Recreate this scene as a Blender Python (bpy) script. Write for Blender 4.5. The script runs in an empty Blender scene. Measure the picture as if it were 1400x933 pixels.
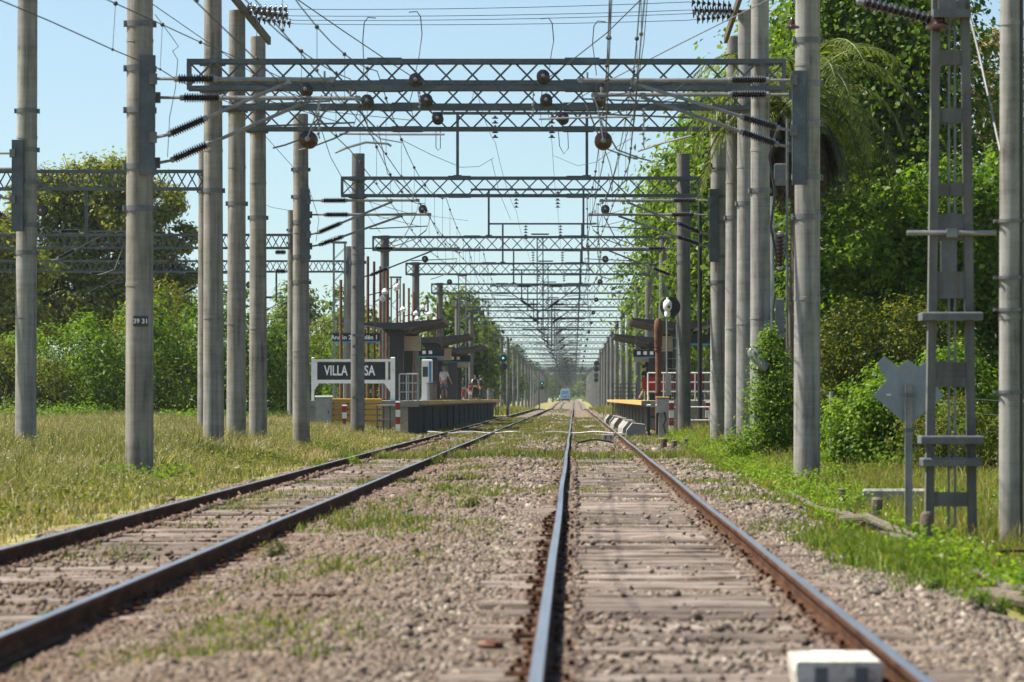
import bpy, math, random
import numpy as np
from mathutils import Vector, Matrix, Quaternion

R = math.radians
rnd = random.Random(7)
rng = np.random.default_rng(11)
scene = bpy.context.scene
COL = scene.collection
F = 5000.0                      # focal length in photo pixels; metres below
CAMH = 1.26                     # camera above the rail tops (z = 0)

def PX(px, Y): return (px - 785.0) / F * Y
def PZ(py, Y): return CAMH + (545.0 - py) / F * Y

# ------------------------------------------------------------------ tags
def tag(o, label=None, cat=None, group=None, kind=None):
    if label: o['label'] = label
    if cat: o['category'] = cat
    if group: o['group'] = group
    if kind: o['kind'] = kind
    return o

def thing(name, label, cat, loc=(0, 0, 0), rz=0.0, group=None):
    o = bpy.data.objects.new(name, None)
    o.empty_display_size = .3
    COL.objects.link(o)
    o.location = loc
    o.rotation_euler = (0, 0, rz)
    return tag(o, label, cat, group, 'thing')

def copy_tree(o, parent=None):
    c = o.copy()
    COL.objects.link(c)
    c.parent = parent
    for ch in list(o.children):
        copy_tree(ch, c)
    return c

# ------------------------------------------------------------------ mesh builder
def basis(d):
    d = Vector(d).normalized()
    up = Vector((0, 0, 1)) if abs(d.z) < .95 else Vector((0, 1, 0))
    a = d.cross(up).normalized()
    b = a.cross(d).normalized()
    return d, a, b

class MB:
    def __init__(s): s.v = []; s.f = []; s.m = []; s.cur = 0
    def _add(s, vs, fs):
        n = len(s.v)
        s.v += [tuple(p) for p in vs]
        s.f += [tuple(i + n for i in f) for f in fs]
        s.m += [s.cur] * len(fs)
        return s
    def box(s, c, d, rot=None):
        x, y, z = d[0] / 2, d[1] / 2, d[2] / 2
        vs = [Vector(p) for p in ((-x,-y,-z),(x,-y,-z),(x,y,-z),(-x,y,-z),(-x,-y,z),(x,-y,z),(x,y,z),(-x,y,z))]
        if rot is not None: vs = [rot @ p for p in vs]
        c = Vector(c)
        return s._add([p + c for p in vs], [(3,2,1,0),(4,5,6,7),(0,1,5,4),(1,2,6,5),(2,3,7,6),(3,0,4,7)])
    def cbox(s, c, d, b):
        """box with its top edges chamfered"""
        x, y, z = d[0]/2, d[1]/2, d[2]/2
        vs = [(-x,-y,-z),(x,-y,-z),(x,y,-z),(-x,y,-z),(-x,-y,z-b),(x,-y,z-b),(x,y,z-b),(-x,y,z-b),
              (-x+b,-y+b,z),(x-b,-y+b,z),(x-b,y-b,z),(-x+b,y-b,z)]
        c = Vector(c)
        fs = [(3,2,1,0),(8,9,10,11)]
        for i in range(4):
            j = (i+1) % 4
            fs += [(i,j,4+j,4+i),(4+i,4+j,8+j,8+i)]
        return s._add([Vector(p)+c for p in vs], fs)
    def bar(s, p0, p1, w, h):
        p0, p1 = Vector(p0), Vector(p1)
        d, a, b = basis(p1 - p0)
        q = []
        for p in (p0, p1):
            q += [p - a*w/2 - b*h/2, p + a*w/2 - b*h/2, p + a*w/2 + b*h/2, p - a*w/2 + b*h/2]
        return s._add(q, [(3,2,1,0),(4,5,6,7),(0,1,5,4),(1,2,6,5),(2,3,7,6),(3,0,4,7)])
    def tube(s, p0, p1, r0, r1=None, n=10):
        return s.path([p0, p1], [r0, r0 if r1 is None else r1], n)
    def path(s, pts, r, n=6):
        pts = [Vector(p) for p in pts]
        k = len(pts)
        rs = r if isinstance(r, (list, tuple)) else [r] * k
        vs = []; fs = []
        a0 = None
        for i, p in enumerate(pts):
            d = pts[min(i+1, k-1)] - pts[max(i-1, 0)]
            d, a, b = basis(d)
            if a0 is not None:
                a = (a0 - d * a0.dot(d)).normalized(); b = d.cross(a) * -1
            a0 = a
            b = a.cross(d)
            for j in range(n):
                t = 2*math.pi*j/n
                vs.append(p + a*math.cos(t)*rs[i] + b*math.sin(t)*rs[i])
        for i in range(k-1):
            for j in range(n):
                fs.append((i*n+j, i*n+(j+1) % n, (i+1)*n+(j+1) % n, (i+1)*n+j))
        fs.append(tuple(range(n))[::-1]); fs.append(tuple((k-1)*n+j for j in range(n)))
        return s._add(vs, fs)
    def lathe(s, prof, origin, axis, n=12):
        """prof = [(distance along axis, radius)]"""
        d, a, b = basis(axis)
        o = Vector(origin)
        vs = []; fs = []
        for t, r in prof:
            for j in range(n):
                q = 2*math.pi*j/n
                vs.append(o + d*t + a*math.cos(q)*r + b*math.sin(q)*r)
        k = len(prof)
        for i in range(k-1):
            for j in range(n):
                fs.append((i*n+j, i*n+(j+1) % n, (i+1)*n+(j+1) % n, (i+1)*n+j))
        fs.append(tuple(range(n))[::-1]); fs.append(tuple((k-1)*n+j for j in range(n)))
        return s._add(vs, fs)
    def ball(s, c, r, n=8):
        return s.lathe([(-r*math.cos(math.pi*i/6), max(r*math.sin(math.pi*i/6), r*.02)) for i in range(7)], c, (0, 0, 1), n)
    def prism(s, poly, y0, y1, ax='y'):
        """polygon in x,z (or y,z / x,y) pushed along the third axis"""
        n = len(poly)
        def P(u, v, w): return (u, w, v) if ax == 'y' else ((w, u, v) if ax == 'x' else (u, v, w))
        vs = [P(u, v, y0) for u, v in poly] + [P(u, v, y1) for u, v in poly]
        fs = [tuple(range(n)), tuple(range(n, 2*n))[::-1]]
        for i in range(n):
            j = (i+1) % n
            fs.append((j, i, n+i, n+j))
        return s._add(vs, fs)
    def mesh(s, name, smooth=False, fix=True):
        me = bpy.data.meshes.new(name)
        me.from_pydata(s.v, [], s.f)
        if fix:
            import bmesh
            bm = bmesh.new(); bm.from_mesh(me)
            bm.faces.ensure_lookup_table()
            for f, i in zip(bm.faces, s.m): f.material_index = i
            bmesh.ops.recalc_face_normals(bm, faces=bm.faces)
            bm.to_mesh(me); bm.free()
        if smooth:
            me.polygons.foreach_set('use_smooth', [True]*len(me.polygons))
            me.set_sharp_from_angle(angle=R(38))
        return me
    def build(s, name, mat, parent=None, smooth=False, loc=None):
        return link(name, s.mesh(name, smooth), mat, parent, loc)

def link(name, me, mat, parent=None, loc=None):
    o = bpy.data.objects.new(name, me)
    for m in (mat if isinstance(mat, (list, tuple)) else [mat]): me.materials.append(m)
    COL.objects.link(o)
    if parent is not None: o.parent = parent
    if loc is not None: o.location = loc
    return o

def np_mesh(name, V, Fc):
    """V (n,3) float, Fc (m,k) int"""
    me = bpy.data.meshes.new(name)
    V = np.ascontiguousarray(V, dtype=np.float32); Fc = np.ascontiguousarray(Fc, dtype=np.int32)
    me.vertices.add(len(V)); me.vertices.foreach_set('co', V.ravel())
    me.loops.add(Fc.size); me.loops.foreach_set('vertex_index', Fc.ravel())
    me.polygons.add(len(Fc))
    me.polygons.foreach_set('loop_start', np.arange(0, Fc.size, Fc.shape[1], dtype=np.int32))
    me.update(calc_edges=True)
    return me

# ------------------------------------------------------------------ materials
def new_mat(name):
    m = bpy.data.materials.new(name); m.use_nodes = True
    nt = m.node_tree
    return m, nt, nt.nodes['Principled BSDF']

def node(nt, kind, **kw):
    n = nt.nodes.new(kind)
    for k, v in kw.items(): setattr(n, k, v)
    return n

def ramp(nt, stops, src=None):
    n = nt.nodes.new('ShaderNodeValToRGB')
    e = n.color_ramp.elements
    while len(e) < len(stops): e.new(.5)
    for i, (p, c) in enumerate(stops):
        e[i].position = p
        e[i].color = (*c, 1) if len(c) == 3 else c
    if src is not None: nt.links.new(src, n.inputs[0])
    return n

def noise(nt, scale, vec=None, detail=4, rough=.55, dist=0):
    n = nt.nodes.new('ShaderNodeTexNoise')
    n.inputs['Scale'].default_value = scale; n.inputs['Detail'].default_value = detail
    n.inputs['Roughness'].default_value = rough; n.inputs['Distortion'].default_value = dist
    if vec is not None: nt.links.new(vec, n.inputs['Vector'])
    return n

def mapping(nt, src, scale):
    n = nt.nodes.new('ShaderNodeMapping'); n.inputs['Scale'].default_value = scale
    nt.links.new(src, n.inputs['Vector'])
    return n.outputs[0]

def mix(nt, fac, a, b, mode='MIX'):
    n = nt.nodes.new('ShaderNodeMix'); n.data_type = 'RGBA'; n.blend_type = mode
    for s, i in ((fac, 0), (a, 6), (b, 7)):
        if isinstance(s, (int, float)): n.inputs[i].default_value = s
        elif isinstance(s, tuple): n.inputs[i].default_value = (*s, 1)
        else: nt.links.new(s, n.inputs[i])
    return n.outputs[2]

def math_n(nt, op, a, b=0.0, clamp=False):
    n = nt.nodes.new('ShaderNodeMath'); n.operation = op; n.use_clamp = clamp
    for s, i in ((a, 0), (b, 1)):
        if isinstance(s, (int, float)): n.inputs[i].default_value = s
        else: nt.links.new(s, n.inputs[i])
    return n.outputs[0]

def bump(nt, bsdf, height, strength, dist=.02):
    n = nt.nodes.new('ShaderNodeBump'); n.inputs['Strength'].default_value = strength
    n.inputs['Distance'].default_value = dist
    nt.links.new(height, n.inputs['Height']); nt.links.new(n.outputs[0], bsdf.inputs['Normal'])
    return n

def weathered(name, stops, scale=(3, 3, 3), rough=.7, metal=0.0, bmp=.2, det=.5, coord='Object', perobj=True):
    """two noises over a colour ramp; scale stretches the pattern"""
    m, nt, b = new_mat(name)
    tc = nt.nodes.new('ShaderNodeTexCoord')
    v = mapping(nt, tc.outputs[coord], scale)
    if perobj:
        oi = nt.nodes.new('ShaderNodeObjectInfo')
        ad = nt.nodes.new('ShaderNodeVectorMath'); ad.operation = 'MULTIPLY_ADD'
        nt.links.new(oi.outputs['Random'], ad.inputs[0]); ad.inputs[1].default_value = (37, 19, 53)
        nt.links.new(v, ad.inputs[2]); v = ad.outputs[0]
    n1 = noise(nt, 1, v, 6, .62, .4)
    n2 = noise(nt, 9, v, 3, .6)
    fac = math_n(nt, 'ADD', math_n(nt, 'MULTIPLY', n1.outputs[0], 1-det*.6), math_n(nt, 'MULTIPLY', n2.outputs[0], det*.6))
    c = ramp(nt, stops, fac)
    nt.links.new(c.outputs[0], b.inputs['Base Color'])
    b.inputs['Roughness'].default_value = rough; b.inputs['Metallic'].default_value = metal
    if bmp: bump(nt, b, fac, bmp)
    return m

def plain(name, col, rough=.5, metal=0.0, var=.12):
    lo = tuple(c*(1-var*1.6) for c in col); hi = tuple(min(c*(1+var), 1) for c in col)
    return weathered(name, [(.3, lo), (.7, hi)], (4, 4, 4), rough, metal, .05)

def emit(name, col, s):
    m, nt, b = new_mat(name)
    b.inputs['Base Color'].default_value = (*col, 1)
    b.inputs['Emission Color'].default_value = (*col, 1); b.inputs['Emission Strength'].default_value = s
    return m

def concrete_pole(name, lo, mid, hi):
    """spun concrete: vertical stains, faint mould rings, pits"""
    m, nt, b = new_mat(name)
    tc = nt.nodes.new('ShaderNodeTexCoord'); oi = nt.nodes.new('ShaderNodeObjectInfo')
    ad = nt.nodes.new('ShaderNodeVectorMath'); ad.operation = 'MULTIPLY_ADD'
    nt.links.new(oi.outputs['Random'], ad.inputs[0]); ad.inputs[1].default_value = (31, 17, 43)
    nt.links.new(tc.outputs['Object'], ad.inputs[2]); P = ad.outputs[0]
    streak = noise(nt, 1, mapping(nt, P, (9, 9, .55)), 6, .65, .3)
    blot = noise(nt, 1.3, P, 5, .6, .6)
    grit = noise(nt, 55, P, 3, .7)
    ringv = mapping(nt, P, (.3, .3, 11))
    ring = noise(nt, 1, ringv, 4, .7)
    f = math_n(nt, 'ADD', math_n(nt, 'MULTIPLY', streak.outputs[0], .42), math_n(nt, 'MULTIPLY', blot.outputs[0], .3))
    f = math_n(nt, 'ADD', f, math_n(nt, 'MULTIPLY', ring.outputs[0], .16))
    f = math_n(nt, 'ADD', f, math_n(nt, 'MULTIPLY', grit.outputs[0], .14))
    c = ramp(nt, [(.37, lo), (.475, mid), (.62, hi)], f)
    rs = noise(nt, 1, mapping(nt, P, (16, 16, .35)), 3, .5)
    rr = ramp(nt, [(.6, (0, 0, 0)), (.72, (.55, .55, .55))], rs.outputs[0])
    c1 = mix(nt, rr.outputs[0], c.outputs[0], (.115, .078, .05))
    c2 = c1
    gp = nt.nodes.new('ShaderNodeSeparateXYZ'); nt.links.new(tc.outputs['Object'], gp.inputs[0])
    soil = nt.nodes.new('ShaderNodeMapRange'); nt.links.new(math_n(nt, 'ADD', gp.outputs[2], math_n(nt, 'MULTIPLY', streak.outputs[0], 1.2)), soil.inputs[0])
    soil.inputs[1].default_value = 1.3; soil.inputs[2].default_value = .5; soil.inputs[4].default_value = .6
    nt.links.new(mix(nt, soil.outputs[0], c2, (.1, .08, .055)), b.inputs['Base Color'])
    b.inputs['Roughness'].default_value = .88
    bump(nt, b, f, .5, .012)
    return m

M = {}
M['concrete_warm'] = concrete_pole('concrete_warm', (.05,.045,.038), (.172,.16,.14), (.295,.278,.25))
M['concrete_cool'] = concrete_pole('concrete_cool', (.055,.053,.047), (.185,.182,.17), (.31,.305,.29))
M['concrete_dark'] = concrete_pole('concrete_dark', (.05,.05,.048), (.1,.1,.098), (.16,.16,.155))
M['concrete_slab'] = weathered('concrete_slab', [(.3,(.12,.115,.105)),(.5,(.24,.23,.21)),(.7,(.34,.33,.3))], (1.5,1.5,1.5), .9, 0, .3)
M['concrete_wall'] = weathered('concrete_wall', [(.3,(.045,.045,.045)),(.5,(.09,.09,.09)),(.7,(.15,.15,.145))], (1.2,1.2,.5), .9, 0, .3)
M['steel'] = weathered('steel', [(.3,(.045,.058,.068)),(.5,(.078,.095,.107)),(.7,(.13,.148,.158))], (2,2,2), .5, .35, .1)
M['galv'] = weathered('galv', [(.3,(.15,.158,.165)),(.5,(.23,.24,.245)),(.7,(.33,.34,.34))], (3,3,3), .42, .45, .08)
M['galv_dark'] = weathered('galv_dark', [(.3,(.07,.075,.08)),(.5,(.12,.125,.13)),(.7,(.2,.205,.21))], (3,3,3), .5, .3, .1)
M['brown_steel'] = weathered('brown_steel', [(.3,(.05,.035,.022)),(.55,(.11,.085,.055)),(.75,(.19,.16,.11))], (4,4,4), .7, .2, .2)
M['porcelain'] = plain('porcelain', (.026,.017,.018), .22, 0, .25)
M['porcelain_brown'] = plain('porcelain_brown', (.05,.02,.014), .2, 0, .25)
M['wire'] = plain('wire', (.035,.037,.04), .55, .3)
M['wire_light'] = plain('wire_light', (.2,.205,.21), .5, .4)
M['rail_head'] = weathered('rail_head', [(.3,(.25,.27,.29)),(.5,(.36,.38,.4)),(.7,(.45,.46,.47))], (12,.6,12), .36, .9, .05)
M['rail_rust'] = weathered('rail_rust', [(.3,(.028,.013,.008)),(.5,(.066,.032,.018)),(.7,(.14,.072,.042))], (6,2,6), .95, 0, .35)
M['rail_rust'].node_tree.nodes['Principled BSDF'].inputs['Specular IOR Level'].default_value = .08
M['rust'] = weathered('rust', [(.3,(.055,.024,.014)),(.5,(.13,.052,.028)),(.7,(.23,.105,.06))], (5,5,2), .85, 0, .3)
M['black_paint'] = plain('black_paint', (.014,.014,.015), .5)
M['dark_grey'] = plain('dark_grey', (.04,.042,.045), .55)
M['charcoal'] = plain('charcoal', (.022,.023,.026), .5)
M['white_paint'] = weathered('white_paint', [(.3,(.5,.49,.46)),(.45,(.7,.69,.67)),(.7,(.8,.8,.78))], (3,3,3), .6, 0, .1)
M['white_worn'] = weathered('white_worn', [(.36,(.24,.19,.14)),(.47,(.46,.42,.36)),(.6,(.62,.59,.54))], (5,5,5), .65, 0, .15)
M['white_clean'] = plain('white_clean', (.78,.78,.77), .5, 0, .04)
M['red_paint'] = plain('red_paint', (.3,.025,.022), .5)
M['blue_paint'] = plain('blue_paint', (.05,.22,.42), .4)
M['yellow_paint'] = weathered('yellow_paint', [(.3,(.3,.18,.05)),(.5,(.5,.33,.08)),(.7,(.62,.43,.13))], (2,2,2), .7, 0, .1)
M['amber_plastic'] = plain('amber_plastic', (.56,.3,.035), .45)
M['sign_black'] = plain('sign_black', (.012,.013,.016), .35)
M['panel_beige'] = plain('panel_beige', (.4,.36,.27), .6)
M['sign_grey'] = weathered('sign_grey', [(.3,(.17,.21,.24)),(.5,(.23,.27,.3)),(.7,(.29,.33,.35))], (2,2,2), .55, .15, .08)
M['glass_dark'] = plain('glass_dark', (.05,.06,.065), .1)
M['box_grey'] = plain('box_grey', (.34,.34,.32), .6, 0, .2)
M['skin'] = plain('skin', (.5,.3,.21), .5, 0, .05)
M['cloth_white'] = plain('cloth_white', (.72,.68,.7), .9)
M['cloth_grey'] = plain('cloth_grey', (.2,.23,.26), .9)
M['cloth_black'] = plain('cloth_black', (.016,.016,.02), .9)
M['cloth_navy'] = plain('cloth_navy', (.02,.025,.045), .9)
M['cloth_red'] = plain('cloth_red', (.28,.03,.05), .9)
M['hair'] = plain('hair', (.02,.014,.01), .6)
M['hair_grey'] = plain('hair_grey', (.25,.23,.21), .6)
M['sea_blue'] = plain('sea_blue', (.08,.24,.42), .35)
M['bark'] = weathered('bark', [(.3,(.03,.022,.016)),(.5,(.075,.058,.042)),(.7,(.14,.115,.085))], (5,5,1.2), .95, 0, .8)
M['bark_pale'] = weathered('bark_pale', [(.3,(.09,.08,.06)),(.5,(.18,.16,.125)),(.7,(.28,.255,.2))], (3,3,1.2), .9, 0, .6)
M['dead_wood'] = weathered('dead_wood', [(.3,(.03,.024,.018)),(.5,(.1,.08,.06)),(.7,(.2,.165,.13))], (2,9,9), .95, 0, .8)

def timber():
    m, nt, b = new_mat('timber')
    tc = nt.nodes.new('ShaderNodeTexCoord'); oi = nt.nodes.new('ShaderNodeObjectInfo')
    ad = nt.nodes.new('ShaderNodeVectorMath'); ad.operation = 'MULTIPLY_ADD'
    nt.links.new(oi.outputs['Random'], ad.inputs[0]); ad.inputs[1].default_value = (31, 47, 13)
    nt.links.new(tc.outputs['Object'], ad.inputs[2]); P = ad.outputs[0]
    g = noise(nt, 1, mapping(nt, P, (1.4, 34, 34)), 5, .7, .35)
    bl = noise(nt, 2.2, P, 4, .6)
    f = math_n(nt, 'ADD', math_n(nt, 'MULTIPLY', g.outputs[0], .68), math_n(nt, 'MULTIPLY', bl.outputs[0], .32))
    c = ramp(nt, [(.37,(.02,.015,.012)),(.43,(.12,.093,.075)),(.52,(.235,.195,.165)),(.66,(.37,.33,.295))], f)
    tint = ramp(nt, [(0,(.5,.46,.44)),(.4,(.8,.76,.74)),(1,(1.1,1.06,1.04))], oi.outputs['Random'])
    nt.links.new(mix(nt, 1.0, c.outputs[0], tint.outputs[0], 'MULTIPLY'), b.inputs['Base Color'])
    b.inputs['Roughness'].default_value = .92
    bump(nt, b, f, .9, .03)
    return m
M['timber'] = timber()

def leafmat(name, dark, mid, light, trans=.4, clump=.35, rough=.42):
    m, nt, b = new_mat(name)
    out = nt.nodes['Material Output']
    ge = nt.nodes.new('ShaderNodeNewGeometry')
    nz = noise(nt, clump, ge.outputs['Position'], 3, .6)
    f = math_n(nt, 'ADD', math_n(nt, 'MULTIPLY', ge.outputs['Random Per Island'], .55), math_n(nt, 'MULTIPLY', nz.outputs[0], .45))
    c = ramp(nt, [(.18, dark), (.5, mid), (.82, light)], f)
    nt.links.new(c.outputs[0], b.inputs['Base Color'])
    b.inputs['Roughness'].default_value = rough
    b.inputs['Specular IOR Level'].default_value = .16
    tr = nt.nodes.new('ShaderNodeBsdfTranslucent')
    tcol = mix(nt, 1.0, c.outputs[0], (1.5, 1.45, .55), 'MULTIPLY')
    nt.links.new(tcol, tr.inputs['Color'])
    ms = nt.nodes.new('ShaderNodeMixShader'); ms.inputs[0].default_value = trans
    nt.links.new(b.outputs[0], ms.inputs[1]); nt.links.new(tr.outputs[0], ms.inputs[2])
    nt.links.new(ms.outputs[0], out.inputs['Surface'])
    return m

M['leaf_plane'] = leafmat('leaf_plane', (.028,.06,.007), (.08,.145,.014), (.175,.255,.028), .48)
M['leaf_deep'] = leafmat('leaf_deep', (.02,.05,.006), (.06,.122,.011), (.145,.225,.022), .48)
M['leaf_bright'] = leafmat('leaf_bright', (.05,.105,.01), (.115,.205,.018), (.21,.31,.035), .5)
M['leaf_thicket'] = leafmat('leaf_thicket', (.028,.068,.007), (.082,.162,.013), (.175,.265,.026), .5)
M['leaf_olive'] = leafmat('leaf_olive', (.045,.06,.01), (.105,.13,.02), (.19,.21,.038), .45)
M['leaf_rusty'] = leafmat('leaf_rusty', (.09,.075,.02), (.16,.13,.035), (.26,.19,.06), .4)
M['leaf_euca'] = leafmat('leaf_euca', (.075,.098,.016), (.17,.205,.034), (.28,.3,.06), .55)
M['leaf_far'] = leafmat('leaf_far', (.045,.08,.014), (.09,.145,.022), (.16,.22,.038), .4)
M['leaf_palm'] = leafmat('leaf_palm', (.03,.048,.008), (.075,.105,.016), (.2,.24,.05), .4)
M['leaf_dry'] = leafmat('leaf_dry', (.03,.022,.013), (.065,.046,.028), (.13,.095,.06), .2)
M['grass_field'] = leafmat('grass_field', (.07,.1,.022), (.165,.18,.058), (.39,.345,.18), .38, .6, .6)
M['grass_straw'] = leafmat('grass_straw', (.2,.16,.08), (.34,.28,.155), (.5,.44,.28), .3, .5, .7)
M['grass_green'] = leafmat('grass_green', (.06,.105,.014), (.115,.18,.024), (.25,.285,.06), .42, .8, .5)
M['grass_pale'] = leafmat('grass_pale', (.14,.145,.04), (.24,.225,.07), (.4,.34,.14), .35, .8, .6)
M['flower_white'] = leafmat('flower_white', (.42,.38,.34), (.58,.52,.46), (.72,.68,.6), .3, .5, .7)
M['flower_blue'] = leafmat('flower_blue', (.12,.13,.3), (.2,.2,.4), (.3,.28,.5), .3, .5, .7)
M['flower_pink'] = leafmat('flower_pink', (.35,.2,.19), (.48,.3,.27), (.6,.42,.38), .3, .5, .7)

def stone_mat():
    m, nt, b = new_mat('stone')
    ge = nt.nodes.new('ShaderNodeNewGeometry')
    c = ramp(nt, [(0,(.022,.018,.014)),(.22,(.06,.046,.034)),(.44,(.142,.112,.084)),(.58,(.125,.112,.093)),(.76,(.19,.142,.102)),(.92,(.225,.2,.162)),(1,(.42,.38,.31))], ge.outputs['Random Per Island'])
    n = noise(nt, 22, ge.outputs['Position'], 3, .6)
    n2 = noise(nt, .8, ge.outputs['Position'], 4, .6)
    c2 = mix(nt, math_n(nt, 'MULTIPLY', n.outputs[0], .5), c.outputs[0], (.22,.165,.13))
    soil = ramp(nt, [(.3,(.1,.1,.1)),(.56,(.85,.85,.85))], n2.outputs[0])
    sx = nt.nodes.new('ShaderNodeSeparateXYZ'); nt.links.new(ge.outputs['Position'], sx.inputs[0])
    lf = nt.nodes.new('ShaderNodeMapRange'); nt.links.new(sx.outputs[0], lf.inputs[0]); lf.inputs[1].default_value = -.5; lf.inputs[2].default_value = -1.9
    c3 = mix(nt, math_n(nt, 'MULTIPLY', soil.outputs[0], lf.outputs[0]), c2, (.125,.084,.055))
    # iron stain beside each rail
    sep = nt.nodes.new('ShaderNodeSeparateXYZ'); nt.links.new(ge.outputs['Position'], sep.inputs[0])
    st = None
    for xr in RAILS:
        d = math_n(nt, 'ABSOLUTE', math_n(nt, 'SUBTRACT', sep.outputs[0], xr))
        k = math_n(nt, 'SUBTRACT', 1.0, math_n(nt, 'DIVIDE', d, .42), True)
        st = k if st is None else math_n(nt, 'MAXIMUM', st, k)
    c4 = mix(nt, math_n(nt, 'MULTIPLY', st, .75), c3, (.105,.055,.036))
    nt.links.new(c4, b.inputs['Base Color'])
    b.inputs['Roughness'].default_value = .9
    bump(nt, b, n.outputs[0], .4, .01)
    return m

RC, LC = .70, -3.935            # track centres
GA = .873                       # half of the rail spacing (broad gauge, head centre to centre)
RAILS = [LC-GA, LC+GA, RC-GA, RC+GA]
M['stone'] = stone_mat()

# ------------------------------------------------------------------ terrain
def sstep(a, b, x):
    t = np.clip((x-a)/(b-a), 0, 1); return t*t*(3-2*t)

def dip(Y):
    Y = np.asarray(Y, float)
    return np.where((Y > 420) & (Y < 1050), -.9*(.5-.5*np.cos(2*np.pi*(Y-420)/630)), 0.0)

def vnoise(x, y, s, seed=0):
    """smooth value noise on a grid"""
    x = np.asarray(x, float)*s; y = np.asarray(y, float)*s
    xi = np.floor(x); yi = np.floor(y); fx = x-xi; fy = y-yi
    fx = fx*fx*(3-2*fx); fy = fy*fy*(3-2*fy)
    def h(a, b):
        q = np.sin(a*127.1+b*311.7+seed*74.7)*43758.5453
        return q-np.floor(q)
    return (h(xi,yi)*(1-fx)+h(xi+1,yi)*fx)*(1-fy)+(h(xi,yi+1)*(1-fx)+h(xi+1,yi+1)*fx)*fy

def gz(X, Y):
    """height of the ground"""
    X = np.asarray(X, float); Y = np.asarray(Y, float)
    z = np.full(np.broadcast(X, Y).shape, -.165)
    inR = np.exp(-((X-RC)/.95)**6); inL = np.exp(-((X-LC)/.95)**6)
    z = z - .045*np.maximum(inR, inL)
    mid = np.exp(-((X+1.6)/.7)**4)
    z = z + .05*mid
    left = sstep(-5.5, -6.6, X)
    z = z*(1-left) + left*(-.2 + .16*sstep(-6.6, -11, X) + .12*sstep(-11, -30, X))
    rlow = -.42 + .16*sstep(45, 64, Y) + .14*sstep(64, 105, Y) + .12*sstep(105, 140, Y)
    right = sstep(2.35, 3.9, X)
    z = z*(1-right) + right*rlow
    z = z + right*.22*np.exp(-((X-3.0)/.55)**2 - ((Y-33)/5)**2)
    amp = .02 + .05*np.maximum(left, right)
    z = z + amp*(vnoise(X, Y, .55, 1)-.5)*1.6 + .022*(vnoise(X, Y, 2.3, 2)-.5)
    far = sstep(130, 150, Y)
    return z + dip(Y)

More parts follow.
